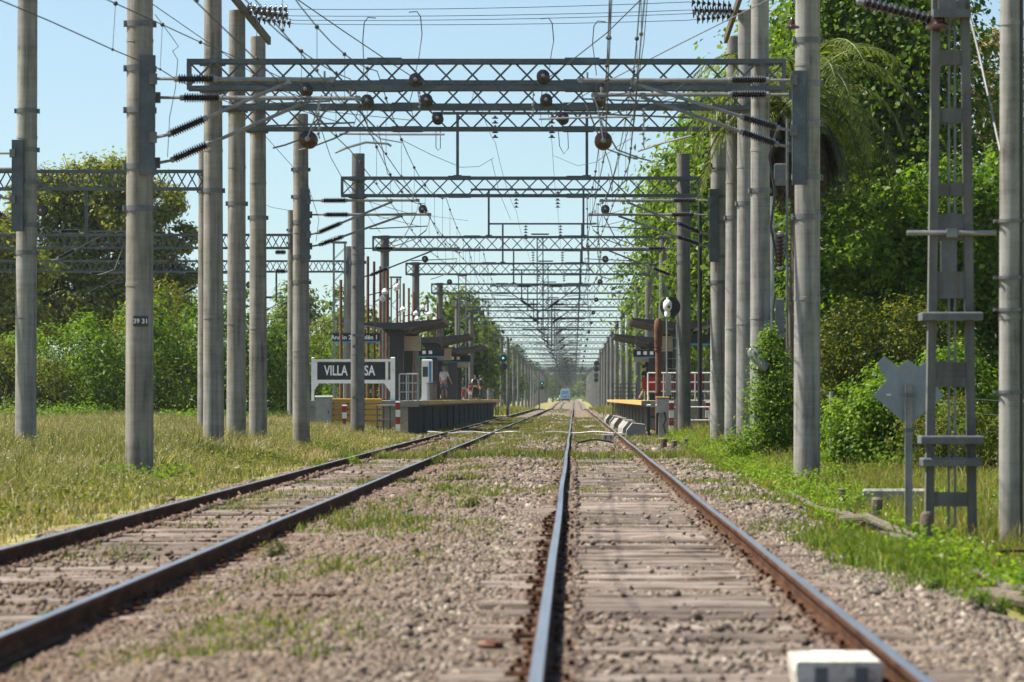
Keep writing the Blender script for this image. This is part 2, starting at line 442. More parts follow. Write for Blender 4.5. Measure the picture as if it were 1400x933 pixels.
def build_ground():
    xs = np.concatenate([-np.geomspace(3000, 16, 26), np.arange(-15.5, -6.2, .5), np.arange(-6, 4.6, .14), np.arange(4.8, 16, .6), np.geomspace(17, 3000, 26)])
    ys = [-60, -30, -10, 0, 5, 9]
    y = 12.0
    while y < 4000:
        ys.append(y); y += max(.22, y*.011)
    ys.append(4150)
    ys = np.array(ys)
    X, Y = np.meshgrid(xs, ys)
    Z = gz(X, Y)
    Z = np.where(Y > 1500, -.2, Z)
    V = np.stack([X, Y, Z], -1).reshape(-1, 3)
    nx = len(xs)
    i, j = np.meshgrid(np.arange(len(ys)-1), np.arange(nx-1), indexing='ij')
    a = (i*nx+j).ravel()
    me = np_mesh('ground', V, np.stack([a, a+1, a+nx+1, a+nx], 1))
    me.polygons.foreach_set('use_smooth', np.ones(len(me.polygons), bool))
    # --- material: ballast on the formation, dry grass outside, with patches
    m, nt, b = new_mat('ground')
    ge = nt.nodes.new('ShaderNodeNewGeometry'); P = ge.outputs['Position']
    sep = nt.nodes.new('ShaderNodeSeparateXYZ'); nt.links.new(P, sep.inputs[0])
    x, y = sep.outputs[0], sep.outputs[1]
    vo = nt.nodes.new('ShaderNodeTexVoronoi'); vo.inputs['Scale'].default_value = 17
    nt.links.new(P, vo.inputs['Vector'])
    cellr = nt.nodes.new('ShaderNodeSeparateColor'); nt.links.new(vo.outputs['Color'], cellr.inputs[0])
    st = ramp(nt, [(0,(.09,.07,.055)),(.3,(.18,.14,.11)),(.55,(.25,.21,.165)),(.8,(.29,.24,.19)),(1,(.4,.36,.31))], cellr.outputs[0])
    edge = ramp(nt, [(.0,(1,1,1)),(.75,(.45,.45,.45)),(1,(.25,.25,.25))], vo.outputs['Distance'])
    big = noise(nt, .7, P, 5, .6)
    soil = ramp(nt, [(.4,(0,0,0)),(.62,(.6,.6,.6))], big.outputs[0])
    bal = mix(nt, soil.outputs[0], mix(nt, .6, st.outputs[0], edge.outputs[0], 'MULTIPLY'), (.19,.135,.1))
    stn = None
    for xr in RAILS:
        d = math_n(nt, 'ABSOLUTE', math_n(nt, 'SUBTRACT', x, xr))
        k = math_n(nt, 'SUBTRACT', 1.0, math_n(nt, 'DIVIDE', d, .42), True)
        stn = k if stn is None else math_n(nt, 'MAXIMUM', stn, k)
    bal = mix(nt, math_n(nt, 'MULTIPLY', stn, .75), bal, (.1,.054,.036))
    gn = noise(nt, 1.7, P, 6, .65)
    gcol = ramp(nt, [(.3,(.12,.12,.035)),(.5,(.22,.2,.07)),(.7,(.32,.28,.12))], gn.outputs[0])
    en = noise(nt, .9, P, 4, .6)
    off = math_n(nt, 'MULTIPLY', math_n(nt, 'SUBTRACT', en.outputs[0], .5), 1.8)
    def mr(v, a, bb):
        n = nt.nodes.new('ShaderNodeMapRange'); n.interpolation_type = 'SMOOTHSTEP'
        nt.links.new(v, n.inputs[0]); n.inputs[1].default_value = a; n.inputs[2].default_value = bb
        return n.outputs[0]
    lmask = mr(math_n(nt, 'ADD', x, off), -5.35, -5.75)
    rmask = mr(math_n(nt, 'ADD', x, off), 2.6, 3.1)
    pn = noise(nt, .28, P, 5, .6)
    patch = math_n(nt, 'MULTIPLY', mr(pn.outputs[0], .52, .66), mr(y, 60, 150))
    g = math_n(nt, 'MAXIMUM', math_n(nt, 'MAXIMUM', lmask, rmask), math_n(nt, 'MULTIPLY', patch, .8))
    col = mix(nt, g, bal, gcol.outputs[0])
    nt.links.new(col, b.inputs['Base Color'])
    b.inputs['Roughness'].default_value = .95; b.inputs['Specular IOR Level'].default_value = .15
    h = math_n(nt, 'MULTIPLY', vo.outputs['Distance'], math_n(nt, 'SUBTRACT', 1.0, g))
    h = math_n(nt, 'ADD', math_n(nt, 'MULTIPLY', h, -1.0), math_n(nt, 'MULTIPLY', gn.outputs[0], .5))
    bump(nt, b, h, 1.0, .05)
    o = link('ground', me, m)
    tag(o, kind='structure')
build_ground()

def inframe(X, Y, mx=.6):
    return (X > -.157*Y-mx) & (X < .123*Y+mx)

def grass_band(X, Y):
    """where tufts grow on the ballast (0..1)"""
    d = np.exp(-((Y-87)/3.2)**2)*.9 + np.exp(-((Y-72.5)/1.2)**2)*.55*(X > -.1)*(X < 1.6)
    n = vnoise(X, Y*.35, .8, 5)
    d = np.maximum(d, sstep(.66, .82, n)*.5*sstep(24, 60, Y))
    # drier growth in the cess between the tracks and along the left track
    d = np.maximum(d, np.exp(-((X+2.0)/.55)**2)*sstep(.5, .72, vnoise(X, Y*.25, 1.1, 9))*.8)
    d = np.maximum(d, np.exp(-((X+4.4)/.5)**2)*sstep(.55, .7, vnoise(X, Y*.3, .9, 4))*.9*(Y < 60))
    d = np.maximum(d, sstep(92, 125, Y)*.45*sstep(.4, .6, vnoise(X, Y*.2, .9, 6)))
    return d

# ------------------------------------------------------------------ ballast stones
def stones():
    Xs = []; Ys = []; Ss = []
    for y0, y1, dens, s0, s1 in ((15.5, 22, 1300, .007, .02), (22, 32, 1100, .008, .021), (32, 46, 650, .011, .025), (46, 64, 280, .018, .034), (64, 120, 120, .025, .043), (120, 260, 42, .035, .062)):
        w0, w1 = -5.5, 3.25
        n = int((w1-w0)*(y1-y0)*dens)
        X = rng.uniform(w0, w1, n); Y = rng.uniform(y0, y1, n); S = rng.uniform(s0, s1, n)*(1+.6*(rng.random(n) < .05))
        k = inframe(X, Y, .9)
        for xr in RAILS: k &= np.abs(X-xr) > .085
        inside = (np.abs(X-RC) < .82) | (np.abs(X-LC) < .82)
        k &= ~((X > -.72) & (X < -.24) & (np.abs(Y-27.9) < 1.7) & (rng.random(n) < .85))
        ragged = .7*(vnoise(X, Y, .8, 3)-.5)
        k &= (X > -5.35+ragged) & (X < 2.95+ragged)
        k &= ~(rng.random(n) < np.minimum(grass_band(X, Y)*1.05, .93)*sstep(30, 60, Y))
        mound = np.exp(-((X-2.85)/.4)**2-((Y-33.5)/2.8)**2)
        k &= ~(rng.random(n) < mound)
        Xs.append(X[k]); Ys.append(Y[k]); Ss.append(S[k])
    X = np.concatenate(Xs); Y = np.concatenate(Ys); S = np.concatenate(Ss)
    n = len(X)
    cube = np.array([(-1,-1,-1),(1,-1,-1),(1,1,-1),(-1,1,-1),(-1,-1,1),(1,-1,1),(1,1,1),(-1,1,1)], float)
    V = cube[None]*(.42+.8*rng.random((n, 8, 3)))
    V *= (S[:, None]*(np.array([1.15, 1.0, .72])[None]*rng.uniform(.75, 1.25, (n, 3))))[:, None, :]
    # random turn
    q = rng.normal(size=(n, 4)); q[:, 1:3] *= .55; q /= np.linalg.norm(q, axis=1)[:, None]
    w, a, b, c = q.T
    Rm = np.stack([1-2*(b*b+c*c), 2*(a*b-c*w), 2*(a*c+b*w), 2*(a*b+c*w), 1-2*(a*a+c*c), 2*(b*c-a*w), 2*(a*c-b*w), 2*(b*c+a*w), 1-2*(a*a+b*b)], 1).reshape(n, 3, 3)
    V = np.einsum('nij,nkj->nki', Rm, V)
    Z = gz(X, Y) + S*rng.uniform(-.1, .55, n)
    inside = (np.abs(X-RC) < .8) | (np.abs(X-LC) < .8)
    pr = np.where(X > -1.6, np.where(Y < 24, .03, .003), np.where(Y < 34, .04, .006))*(.4+1.2*vnoise(X, Y, .9, 12))
    pr = np.maximum(pr, .9*np.exp(-((np.abs(np.abs(np.where(X > -1.6, X-RC, X-LC))-.74))/.06)**2))
    Z = np.where(inside, np.where(rng.random(n) < pr, -.142+S*.2, -.168-S*.8), Z)
    V += np.stack([X, Y, Z], 1)[:, None, :]
    fc = np.array([(3,2,1,0),(4,5,6,7),(0,1,5,4),(1,2,6,5),(2,3,7,6),(3,0,4,7)])
    Fc = (fc[None]+8*np.arange(n)[:, None, None]).reshape(-1, 4)
    o = link('ballast_stones', np_mesh('ballast_stones', V.reshape(-1, 3), Fc), M['stone'])
    tag(o, 'crushed pinkish grey ballast stones spread along both tracks', 'ballast', kind='stuff')
stones()

# ------------------------------------------------------------------ sleepers and rails
def sleepers():
    pm = MB(); pm.cbox((0,0,.006), (.3,.17,.02), .006)
    for sx in (-.11, .11): pm.box((sx, .03*(1 if sx > 0 else -1), .03), (.03, .03, .035))
    plate = pm.mesh('tie_plate'); plate.materials.append(M['rail_rust'])
    meshes = []
    for k in range(8):
        mb = MB()
        L = 2.72+rnd.uniform(-.06, .06); W = .265+rnd.uniform(-.02, .02)
        nseg = 9
        prof = []
        vs = []; fs = []
        for i in range(nseg+1):
            x = -L/2+L*i/nseg
            w = W/2+rnd.uniform(-.008, .008); t = rnd.uniform(-.006, .006)
            if i in (0, nseg): w -= .012
            vs += [(x,-w,-.14),(x,-w,-.022),(x,-w+.022,t),(x,w-.022,t+rnd.uniform(-.006,.006)),(x,w,-.022),(x,w,-.14)]
        for i in range(nseg):
            for j in range(6):
                fs.append((i*6+j, i*6+(j+1) % 6, (i+1)*6+(j+1) % 6, (i+1)*6+j))
        fs += [tuple(range(6))[::-1], tuple(nseg*6+j for j in range(6))]
        mb._add(vs, fs)
        me = mb.mesh('sleeper'); me.materials.append(M['timber'])
        meshes.append(me)
    for xc, y0, y1, lab, grp in ((RC, 15.2, 96, 'weathered split timber sleeper set in ballast under the right-hand track', 'sleepers of the right-hand track'),
                                 (LC, 23.4, 95, 'weathered timber sleeper set in ballast under the left-hand track', 'sleepers of the left-hand track')):
        y = y0
        while y < y1:
            o = bpy.data.objects.new('sleeper', rnd.choice(meshes))
            COL.objects.link(o)
            o.location = (xc+rnd.uniform(-.05, .05), y, -.14+rnd.uniform(-.022, .01))
            o.rotation_euler = (rnd.uniform(-.05,.05), rnd.uniform(-.007,.007), rnd.uniform(-.014,.014)+(math.pi if rnd.random() < .5 else 0))
            tag(o, lab, 'sleeper', grp)
            if y < 45:
                for gx in (-GA, GA):
                    c = bpy.data.objects.new('tie_plate', plate); COL.objects.link(c); c.parent = o; c.location = (gx, 0, .004)
            y += .525+rnd.uniform(-.03, .03)
sleepers()

def rail(x, label):
    ys = np.concatenate([np.arange(6, 420, 4.0), np.arange(420, 1250, 15.0)])
    prof = [(-.07,-.15),(.07,-.15),(.07,-.138),(.014,-.118),(.011,-.048),(.037,-.034),(.037,-.008),(.03,0),(-.03,0),(-.037,-.008),(-.037,-.034),(-.011,-.048),(-.014,-.118),(-.07,-.138)]
    n = len(prof)
    vs = []; fs = []; ms = []
    for y in ys:
        d = float(dip(y)); wob = .008*math.sin(y*.21+x)*(y > 30)
        vs += [(px+x+wob, y, pz+d) for px, pz in prof]
    for i in range(len(ys)-1):
        for j in range(n):
            fs.append((i*n+j, i*n+(j+1) % n, (i+1)*n+(j+1) % n, (i+1)*n+j)); ms.append(1 if j in (7,) else 0)
    mb = MB(); mb.v = vs; mb.f = fs; mb.m = ms
    o = mb.build('rail', [M['rail_rust'], M['rail_head']])
    tag(o, label, 'rail', 'running rails')
rail(RAILS[0], 'outermost left steel rail, along the edge of the grass field')
rail(RAILS[1], 'rusty rail of the left track nearest the gap between the two tracks')
rail(RAILS[2], 'polished bright rail running up the middle to the vanishing point')
rail(RAILS[3], 'rightmost rail with rusty foot, beside the right ballast shoulder')

# ------------------------------------------------------------------ vegetation helpers
def tufts(name, X, Y, h0, h1, blades, width, mat, label, spread=.06, lean=.35, cat='grass', hscale=None):
    n = len(X)
    Xb = np.repeat(X, blades)+rng.normal(0, spread, n*blades); Yb = np.repeat(Y, blades)+rng.normal(0, spread, n*blades)
    H = rng.uniform(h0, h1, n*blades)*np.repeat(rng.uniform(.6, 1.15, n), blades)
    if hscale is not None: H = H*np.repeat(hscale, blades)
    Z = gz(Xb, Yb)-.02
    az = rng.uniform(0, 2*np.pi, n*blades); ln = rng.uniform(0, lean, n*blades)*H*1.4
    dx = np.cos(az)*ln; dy = np.sin(az)*ln
    wx = width*rng.uniform(.6, 1.3, n*blades)
    t = rng.uniform(-.6, .6, n*blades); ux = np.cos(t)*wx; uy = np.sin(t)*wx
    B = np.stack([Xb, Yb, Z], 1)
    U = np.stack([ux, uy, np.zeros_like(ux)], 1)
    mid = B+np.stack([dx*.35, dy*.35, H*.6], 1); tip = B+np.stack([dx, dy, H*(1-.25*ln/np.maximum(H, .01))], 1)
    V = np.stack([B-U, B+U, mid+U*.75, mid-U*.75, tip], 1)
    nb = len(Xb); k = 5*np.arange(nb)[:, None]
    Q = np.concatenate([k+np.array([[0,1,2,3]]), k+np.array([[3,2,4,4]])])
    # second face is a triangle: build two meshes' worth of polys
    me = bpy.data.meshes.new(name)
    Vf = V.reshape(-1, 3).astype(np.float32)
    quads = (k+np.array([[0,1,2,3]])); tris = (k+np.array([[3,2,4]]))
    loops = np.concatenate([quads.ravel(), tris.ravel()]).astype(np.int32)
    starts = np.concatenate([np.arange(nb)*4, nb*4+np.arange(nb)*3]).astype(np.int32)
    me.vertices.add(len(Vf)); me.vertices.foreach_set('co', Vf.ravel())
    me.loops.add(len(loops)); me.loops.foreach_set('vertex_index', loops)
    me.polygons.add(len(starts)); me.polygons.foreach_set('loop_start', starts)
    me.update(calc_edges=True)
    o = link(name, me, mat)
    tag(o, label, cat, kind='stuff')
    return tip

def specks(name, P, s, mat, label, cat='flower'):
    n = len(P)
    off = rng.normal(size=(n, 4, 3)); off /= np.linalg.norm(off, axis=2)[..., None]
    V = P[:, None, :]+off*s*rng.uniform(.6, 1.3, (n, 1, 1))
    k = 4*np.arange(n)[:, None, None]
    Fc = (k+np.array([[0,1,2],[0,2,3],[0,3,1],[1,3,2]])[None]).reshape(-1, 3)
    o = link(name, np_mesh(name, V.reshape(-1, 3), Fc), mat)
    return tag(o, label, cat, kind='stuff')

def leaves_np(C, N, size, aspect=.55, fold=.18):
    """diamond leaves at centres C with rough normals N"""
    n = len(C)
    N = N/np.maximum(np.linalg.norm(N, axis=1)[:, None], 1e-6)
    A = rng.normal(size=(n, 3)); A -= N*(A*N).sum(1)[:, None]; A /= np.linalg.norm(A, axis=1)[:, None]
    B = np.cross(N, A)
    s = (size*rng.uniform(.55, 1.3, n))[:, None]
    V = np.stack([C-A*s, C+B*s*aspect+N*s*fold, C+A*s-N*s*fold*.8, C-B*s*aspect+N*s*fold], 1)
    return V.reshape(-1, 3), (4*np.arange(n)[:, None]+np.array([[0,1,2,3]]))

def crown(blobs, n, size, shell=.5, nclump=60, spread=.17, up=.7, aspect=.6):
    """leaf clumps spread over the outsides of ellipsoids (local coordinates); returns V, F"""
    vol = np.array([max(b[1][0]*b[1][2], .01) for b in blobs]); vol = vol/vol.sum()
    Cs = []; Ns = []
    for (c, r), w in zip(blobs, vol):
        k = max(int(nclump*w*len(blobs)**.5), 6)
        d = rng.normal(size=(k, 3)); d /= np.linalg.norm(d, axis=1)[:, None]
        rad = rng.uniform(shell, 1.06, k)**.7
        cc = np.array(c)+d*rad[:, None]*np.array(r)
        rr = np.mean(r)*spread*rng.uniform(.6, 1.5, k)
        m = max(int(n*w/k), 4)
        idx = np.repeat(np.arange(k), m)
        g = rng.normal(size=(len(idx), 3)); g[:, 2] *= .75
        p = cc[idx]+g*rr[idx][:, None]
        Cs.append(p)
        nn = g*.5+d[idx]*.5+np.array([0, 0, up])+rng.normal(size=g.shape)*.55
        Ns.append(nn)
    C = np.concatenate(Cs); N = np.concatenate(Ns)
    return leaves_np(C, N, size, aspect)

def limbs(mb, base, top, r, targets, bend=.4):
    b = Vector(base); t = Vector(top)
    pts = [b]
    for i in range(1, 6):
        q = b.lerp(t, i/5); q += Vector((rnd.uniform(-1,1), rnd.uniform(-1,1), 0))*r*bend
        pts.append(q)
    mb.path(pts, [r*1.25, r, r*.9, r*.8, r*.65, r*.35], 9)
    for tg in targets:
        tg = Vector(tg); s = pts[rnd.choice((2, 3, 3, 4))]
        m1 = s.lerp(tg, .4)+Vector((rnd.uniform(-.3,.3), rnd.uniform(-.3,.3), rnd.uniform(.1,.6)))*(tg-s).length*.15
        mb.path([s, m1, s.lerp(tg, .75)+Vector((0,0,.1)), tg], [r*.5, r*.36, r*.22, r*.07], 6)
        for q in range(3):
            e = tg+Vector((rnd.uniform(-1,1), rnd.uniform(-1,1), rnd.uniform(-.2,1)))*(tg-s).length*.35
            mb.path([m1.lerp(tg, .5), m1.lerp(e, .7), e], [r*.18, r*.1, r*.03], 5)

def tree(name, label, cat, loc, blobs, n, size, leafm, trunk_r, barkm, group=None, trunk_top=None, **kw):
    t = thing(name, label, cat, loc, 0, group)
    V, Fc = crown(blobs, n, size, **kw)
    link('crown', np_mesh('crown', V, Fc), leafm, t)
    mb = MB()
    tt = trunk_top or max(b[0][2] for b in blobs)*.9
    cx = sum(b[0][0] for b in blobs)/len(blobs)*.3
    limbs(mb, (0, 0, -.3), (cx, 0, tt), trunk_r, [(b[0][0]+rnd.uniform(-.3,.3)*b[1][0], b[0][1], b[0][2]+.2*b[1][2]) for b in blobs])
    mb.build('trunk', barkm, t, True)
    return t

def shrub(name, label, loc, blobs, n, size, leafm, group=None, cat='shrub', **kw):
    t = thing(name, label, cat, loc, 0, group)
    V, Fc = crown(blobs, n, size, **kw)
    link('foliage', np_mesh('foliage', V, Fc), leafm, t)
    mb = MB()
    for b in blobs:
        for q in range(2):
            e = Vector(b[0])+Vector((rnd.uniform(-.4,.4)*b[1][0], rnd.uniform(-.3,.3)*b[1][1], rnd.uniform(0,.4)*b[1][2]))
            mb.path([(b[0][0]*.6+rnd.uniform(-.1,.1), b[0][1]*.6, -.2), (b[0][0]*.8, b[0][1]*.8, e.z*.5), e], [.05, .035, .012], 5)
    mb.build('stem', M['bark'], t, True)
    return t

def rblobs(w, h, d, k, z0=0.0, rr=(.3, .45), seed=1):
    """k overlapping ellipsoids filling a rounded crown of width w, height h, depth d from z0 up"""
    q = random.Random(seed)
    out = []
    for i in range(k):
        u = q.uniform(0, 1)
        z = z0+h*(.2+.62*u)
        wid = math.sqrt(max(1-((u-.4)/.72)**2, .08))
        a = q.uniform(0, 2*math.pi)
        rad = q.uniform(.15, .34)*wid
        r = q.uniform(*rr)
        out.append(((math.cos(a)*rad*w, math.sin(a)*rad*d, z), (w*r*.7, d*r*.7, h*r*.55)))
    return out

# ------------------------------------------------------------------ overhead line hardware
def insulator(p0, p1, r, n=12, seg=12, cap=.1):
    """ribbed porcelain rod between two points; metal caps are material 1"""
    mb = MB(); p0 = Vector(p0); p1 = Vector(p1); L = (p1-p0).length; d = p1-p0
    c = L*cap
    prof = [(c, r*.5)]
    st = (L-2*c)/n
    for i in range(n):
        t = c+st*i
        prof += [(t+st*.12, r*.52), (t+st*.5, r), (t+st*.7, r*.93), (t+st*.9, r*.5)]
    prof.append((L-c, r*.5))
    mb.lathe(prof, p0, d, seg)
    mb.cur = 1
    mb.lathe([(0, r*.35), (c*.25, r*.62), (c*.98, r*.6), (c*1.02, r*.4)], p0, d, 8)
    mb.lathe([(L-c*1.02, r*.4), (L-c*.98, r*.6), (L-c*.25, r*.62), (L, r*.35)], p0, d, 8)
    return mb

INS = [M['porcelain'], M['galv']]

def disc_string(p, axis, n, r=.14, pitch=.15, seg=14):
    """string of cap-and-pin discs"""
    mb = MB(); p = Vector(p); ax = Vector(axis).normalized()
    for i in range(n):
        o = p+ax*pitch*i
        mb.cur = 0
        mb.lathe([(pitch*.28, .04), (pitch*.36, r*.55), (pitch*.5, r*.95), (pitch*.62, r), (pitch*.66, r*.9), (pitch*.6, r*.4)], o, ax, seg)
        mb.cur = 1
        mb.lathe([(0, .018), (pitch*.08, .045), (pitch*.34, .045), (pitch*.4, .02)], o, ax, 8)
    return mb

def pole_mesh(h, d0, d1, sub=.7, n=24):
    """spun concrete pole: taper, two faint mould collars"""
    mb = MB(); prof = [(-sub, d0/2)]
    k = 14
    for i in range(k+1):
        t = h*i/k
        r = (d0+(d1-d0)*i/k)/2
        if i in (4, 9): prof += [(t-.03, r), (t-.028, r+.008), (t+.028, r+.008), (t+.03, r)]
        else: prof.append((t, r))
    prof += [(h+.015, d1/2*.94)]
    mb.lathe(prof, (0, 0, 0), (0, 0, 1), n)
    return mb

def band_mb(r, h=.11, bolts=((1, 0),)):
    mb = MB()
    mb.lathe([(-h/2, r-.004), (-h/2, r+.014), (h/2, r+.014), (h/2, r-.004)], (0, 0, 0), (0, 0, 1), 20)
    for s in (-1, 1):
        mb.box((s*(r+.028), 0, 0), (.055, .08, h)); mb.tube((s*(r+.035), -.09, 0), (s*(r+.035), .09, 0), .014, n=6)
    return mb

def put_pole(parent, x, h, d0, d1, mat, bands=(), name='pole', y=0.0):
    p = pole_mesh(h, d0, d1).build(name, mat, parent, True, (x, y, 0))
    p.rotation_euler = (rnd.uniform(-.004, .004), rnd.uniform(-.0035, .0035), rnd.uniform(0, .3))
    for z in bands:
        r = (d0+(d1-d0)*z/h)/2
        band_mb(r).build('clamp_band', M['galv_dark'], p, True, (0, 0, z))
    return p

def cantilever(parent, x0, s, L, zt, zs, y, r=.03, matt=None, ztip=5.5, lo=False, tilt=0.0):
    """bracket arm from the face x0 of a pole towards side s: top tube, strut, steady arm, with two rod insulators"""
    mb = MB(); il = .74
    e = (x0+s*L, y, zt+tilt)
    def top(u): return Vector((x0+s*L*u, y, zt+tilt*u))
    ti0 = top(.1); ti1 = Vector((ti0.x+s*il, y, zt+tilt*(.1+il/L)))
    mb.tube(ti1, e, r, n=8)
    mb.tube((x0, y, zt), ti0, .028, n=6)
    J = top(.74); J.z -= .05
    S0 = Vector((x0+s*.1, y, zs)); sd = (J-S0).normalized()
    S1 = S0+sd*.1; S2 = S1+sd*il
    mb.tube(S2, J, r*.85, n=8); mb.tube((x0, y, zs), S1, .028, n=6)
    # clamp and messenger saddle
    mb.box((e[0]-s*.06, y, e[2]), (.08, .085, .085)); mb.box((J.x, y, J.z+.03), (.08, .085, .11))
    mb.tube((e[0]-s*.18, y, e[2]+.0), (e[0]-s*.18, y, e[2]+.14), .018, n=6)
    c = mb.build('cantilever', matt or M['galv'], parent, True)
    # steady arm from the strut down to the contact wire
    mb = MB()
    q = S0.lerp(J, .62)
    a = Vector((q.x+s*.05, y, q.z-.03)); b = Vector((x0+s*L*.97, y, q.z+.04))
    mb.path([a, b, (b.x-s*.05, y, b.z-.12), (b.x-s*.35, y, ztip+.2), (b.x-s*.75, y, ztip+.05), (b.x-s*.95, y, ztip)], [.019]+[.016]*5, 6)
    mb.build('steady_arm', M['galv_dark'], c, True)
    if not lo:
        MB().path([top(.5), (b.x-s*.25, y, b.z), (b.x, y, b.z), e], .0065, 4).build('stay', M['wire'], c, True)
    seg = 8 if lo else 12
    insulator(ti0, ti1, .085, 10 if lo else 14, seg).build('insulator', INS, c, True)
    insulator(S1, S2, .085, 10 if lo else 14, seg).build('insulator', INS, c, True)
    return c

def truss_mb(x0, x1, z0, z1, dep=.42, panel=1.22, ch=.085, br=.058):
    mb = MB(); n = max(int(round((x1-x0)/panel)), 2); w = (x1-x0)/n
    for y in (-dep/2, dep/2):
        for z in (z0, z1): mb.box(((x0+x1)/2, y, z), (x1-x0, ch, ch*1.15))
        for x in (x0, x1): mb.box((x+(.03 if x == x0 else -.03), y, (z0+z1)/2), (.07, .06, z1-z0-ch))
    for i in range(n):
        a, b = x0+w*i, x0+w*(i+1); m = (a+b)/2
        f = -dep/2-.004; k = dep/2+.004
        mb.bar((a+.02, f, z0), (m, f, z1), br, br*.7); mb.bar((m, f, z1), (b-.02, f, z0), br, br*.7)
        mb.bar((a+.02, k, z1), (m, k, z0), br, br*.7); mb.bar((m, k, z0), (b-.02, k, z1), br, br*.7)
        for z in (z0, z1): mb.bar((a+.01, -dep/2, z-.02), (m, dep/2, z-.02), br*.8, br*.5)
    for q in (.33, .66):
        xx = x0+(x1-x0)*q
        for y in (-dep/2-.03, dep/2+.03): mb.box((xx, y, z1+.01), (.8, .03, .13)); mb.box((xx, y, z0), (.8, .03, .13))
    return mb

OX = -2.05
def portal(Y, label, xl, xr, top, over=.55, goal=True, central=False, zt=9.06, zb=8.44, strain=(), lo=False, mats=('concrete_warm', 'concrete_cool'), dd=(.49, .41), arms=False, group='portals carrying the overhead line'):
    t = thing('catenary_portal', label, 'portal', (OX, Y, float(dip(Y))), 0, group)
    yp = .0
    for x, mt in ((xl, mats[0]), (xr, mats[1])):
        put_pole(t, x-OX, top, dd[0], dd[1], M[mt], (zb-.02, zt+.02, 6.1), y=.0)
    tr = truss_mb(xl-OX-over, xr-OX+over, zb, zt)
    o = tr.build('girder', M['steel'], t); o.location = (0, -.47, 0)
    for x in (xl, xr):
        for z in (zb, zt): MB().box((x-OX, -.235, z), (.6, .05, .16)).build('bracket_plate', M['galv_dark'], t)
    if goal:
        for x in (-4.13, .45):
            MB().box((x-OX, -.47, (zt+11.3)/2+.04), (.1, .1, 11.3-zt)).build('feeder_post', M['steel'], t)
        m2 = MB(); m2.box((OX*0+(-1.85-OX), -.47, 11.36), (6.3, .09, .1)); m2.box((-4.13-OX, -.47, zt+.08), (.3, .3, .05)); m2.box((.45-OX, -.47, zt+.08), (.3, .3, .05))
        m2.build('feeder_crossbar', M['steel'], t)
        for x in (-2.8, -.79):
            disc_string((x-OX, -.47, 11.28), (0, 0, -1), 5, .12, .17, 10).build('suspension_insulator', INS, t, True)
    if central:
        m3 = MB(); xc = -1.65-OX
        for a in (-.14, .14):
            for b in (-.1, .1): m3.box((xc+a, -.47+b, 6.95), (.05, .05, 4.3))
        for i in range(12):
            z = 4.95+.34*i; s = 1 if i % 2 else -1
            for b in (-.13, .13): m3.bar((xc-.14*s, -.47+b, z), (xc+.14*s, -.47+b, z+.34), .03, .02)
        m3.box((xc, -.47, 9.2), (.85, .34, .06))
        m3.build('drop_post', M['steel'], t)
        for s in (-1, 1):
            cantilever(t, xc+s*.17, s, 2.25, 6.7, 5.55, -.47, .03, M['galv_dark'], lo=True)
    if arms:
        for x, s in ((xl, 1), (xr, -1)):
            cantilever(t, x-OX+s*.24, s, 3.4, 6.6, 5.6, .1, .032, M['galv_dark'], lo=True)
    for x, z in strain:
        disc_string((x-OX, -.95, z), (0, 1, -.04), 4, .155, .13).build('strain_insulator', INS, t, True)
    return t

# three portals close together over the overlap
portal(85.2, 'nearest portal of the three together, with the topmost girder and a boxed left end', -8.4, 4.34, 9.75+1.2, strain=((-3.66,8.62),(-.715,8.7),(-6.2,8.4),(.63,8.4)), goal=False, zt=9.06, zb=8.44)
portal(90.9, 'middle portal of the three standing close together, girder between the other two', -8.4, 4.27, 10.9, strain=((-3.64,8.62),(-.69,8.62),(-5.1,8.6),(.63,8.62)), goal=False)
portal(98.0, 'farthest portal of the three together, its girder the lowest of the three', -8.47, 4.27, 10.95, strain=((-3.63,8.72),(-.29,8.72)), goal=False)
portal(130.0, 'portal with a square left end frame, right in front of the station name board', -7.7, 3.9, 9.95, mats=('concrete_dark', 'concrete_dark'), strain=((-5.35,7.95),(1.1,7.95)), dd=(.5,.46), arms=True)
pt = bpy.data.objects['catenary_portal.003']
MB().box((-7.7-OX+.13, -.27, 4.6), (.2, .07, 8.6)).build('cable_trough', M['galv_dark'], pt)
for z in (1.3, 3.1, 3.5, 5.2, 6.6): MB().box((-7.7-OX+.05, -.29, z), (.42, .06, .09)).build('trough_clip', M['galv_dark'], pt)
pT3 = portal(177.3, 'portal at the near end of the island platform with a drop post', -9.2, 4.3, 9.15, central=True, lo=True, mats=('concrete_dark', 'concrete_dark'), strain=((-7.2,8.0),(1.5,8.0)))
names_far = ['portal just beyond the first canopy of the island platform', 'portal above the man in the white shirt on the platform',
             'portal above the second canopy of the island platform', 'portal above the group waiting at the far platform end']
yy = 212.0; k = 0
while yy < 1260:
    c = copy_tree(pT3); c.location = (OX, yy, float(dip(yy)))
    c['label'] = names_far[k] if k < len(names_far) else 'small distant portal among the many merging towards the vanishing point'
    yy += 38.0 if yy < 300 else 46.0; k += 1

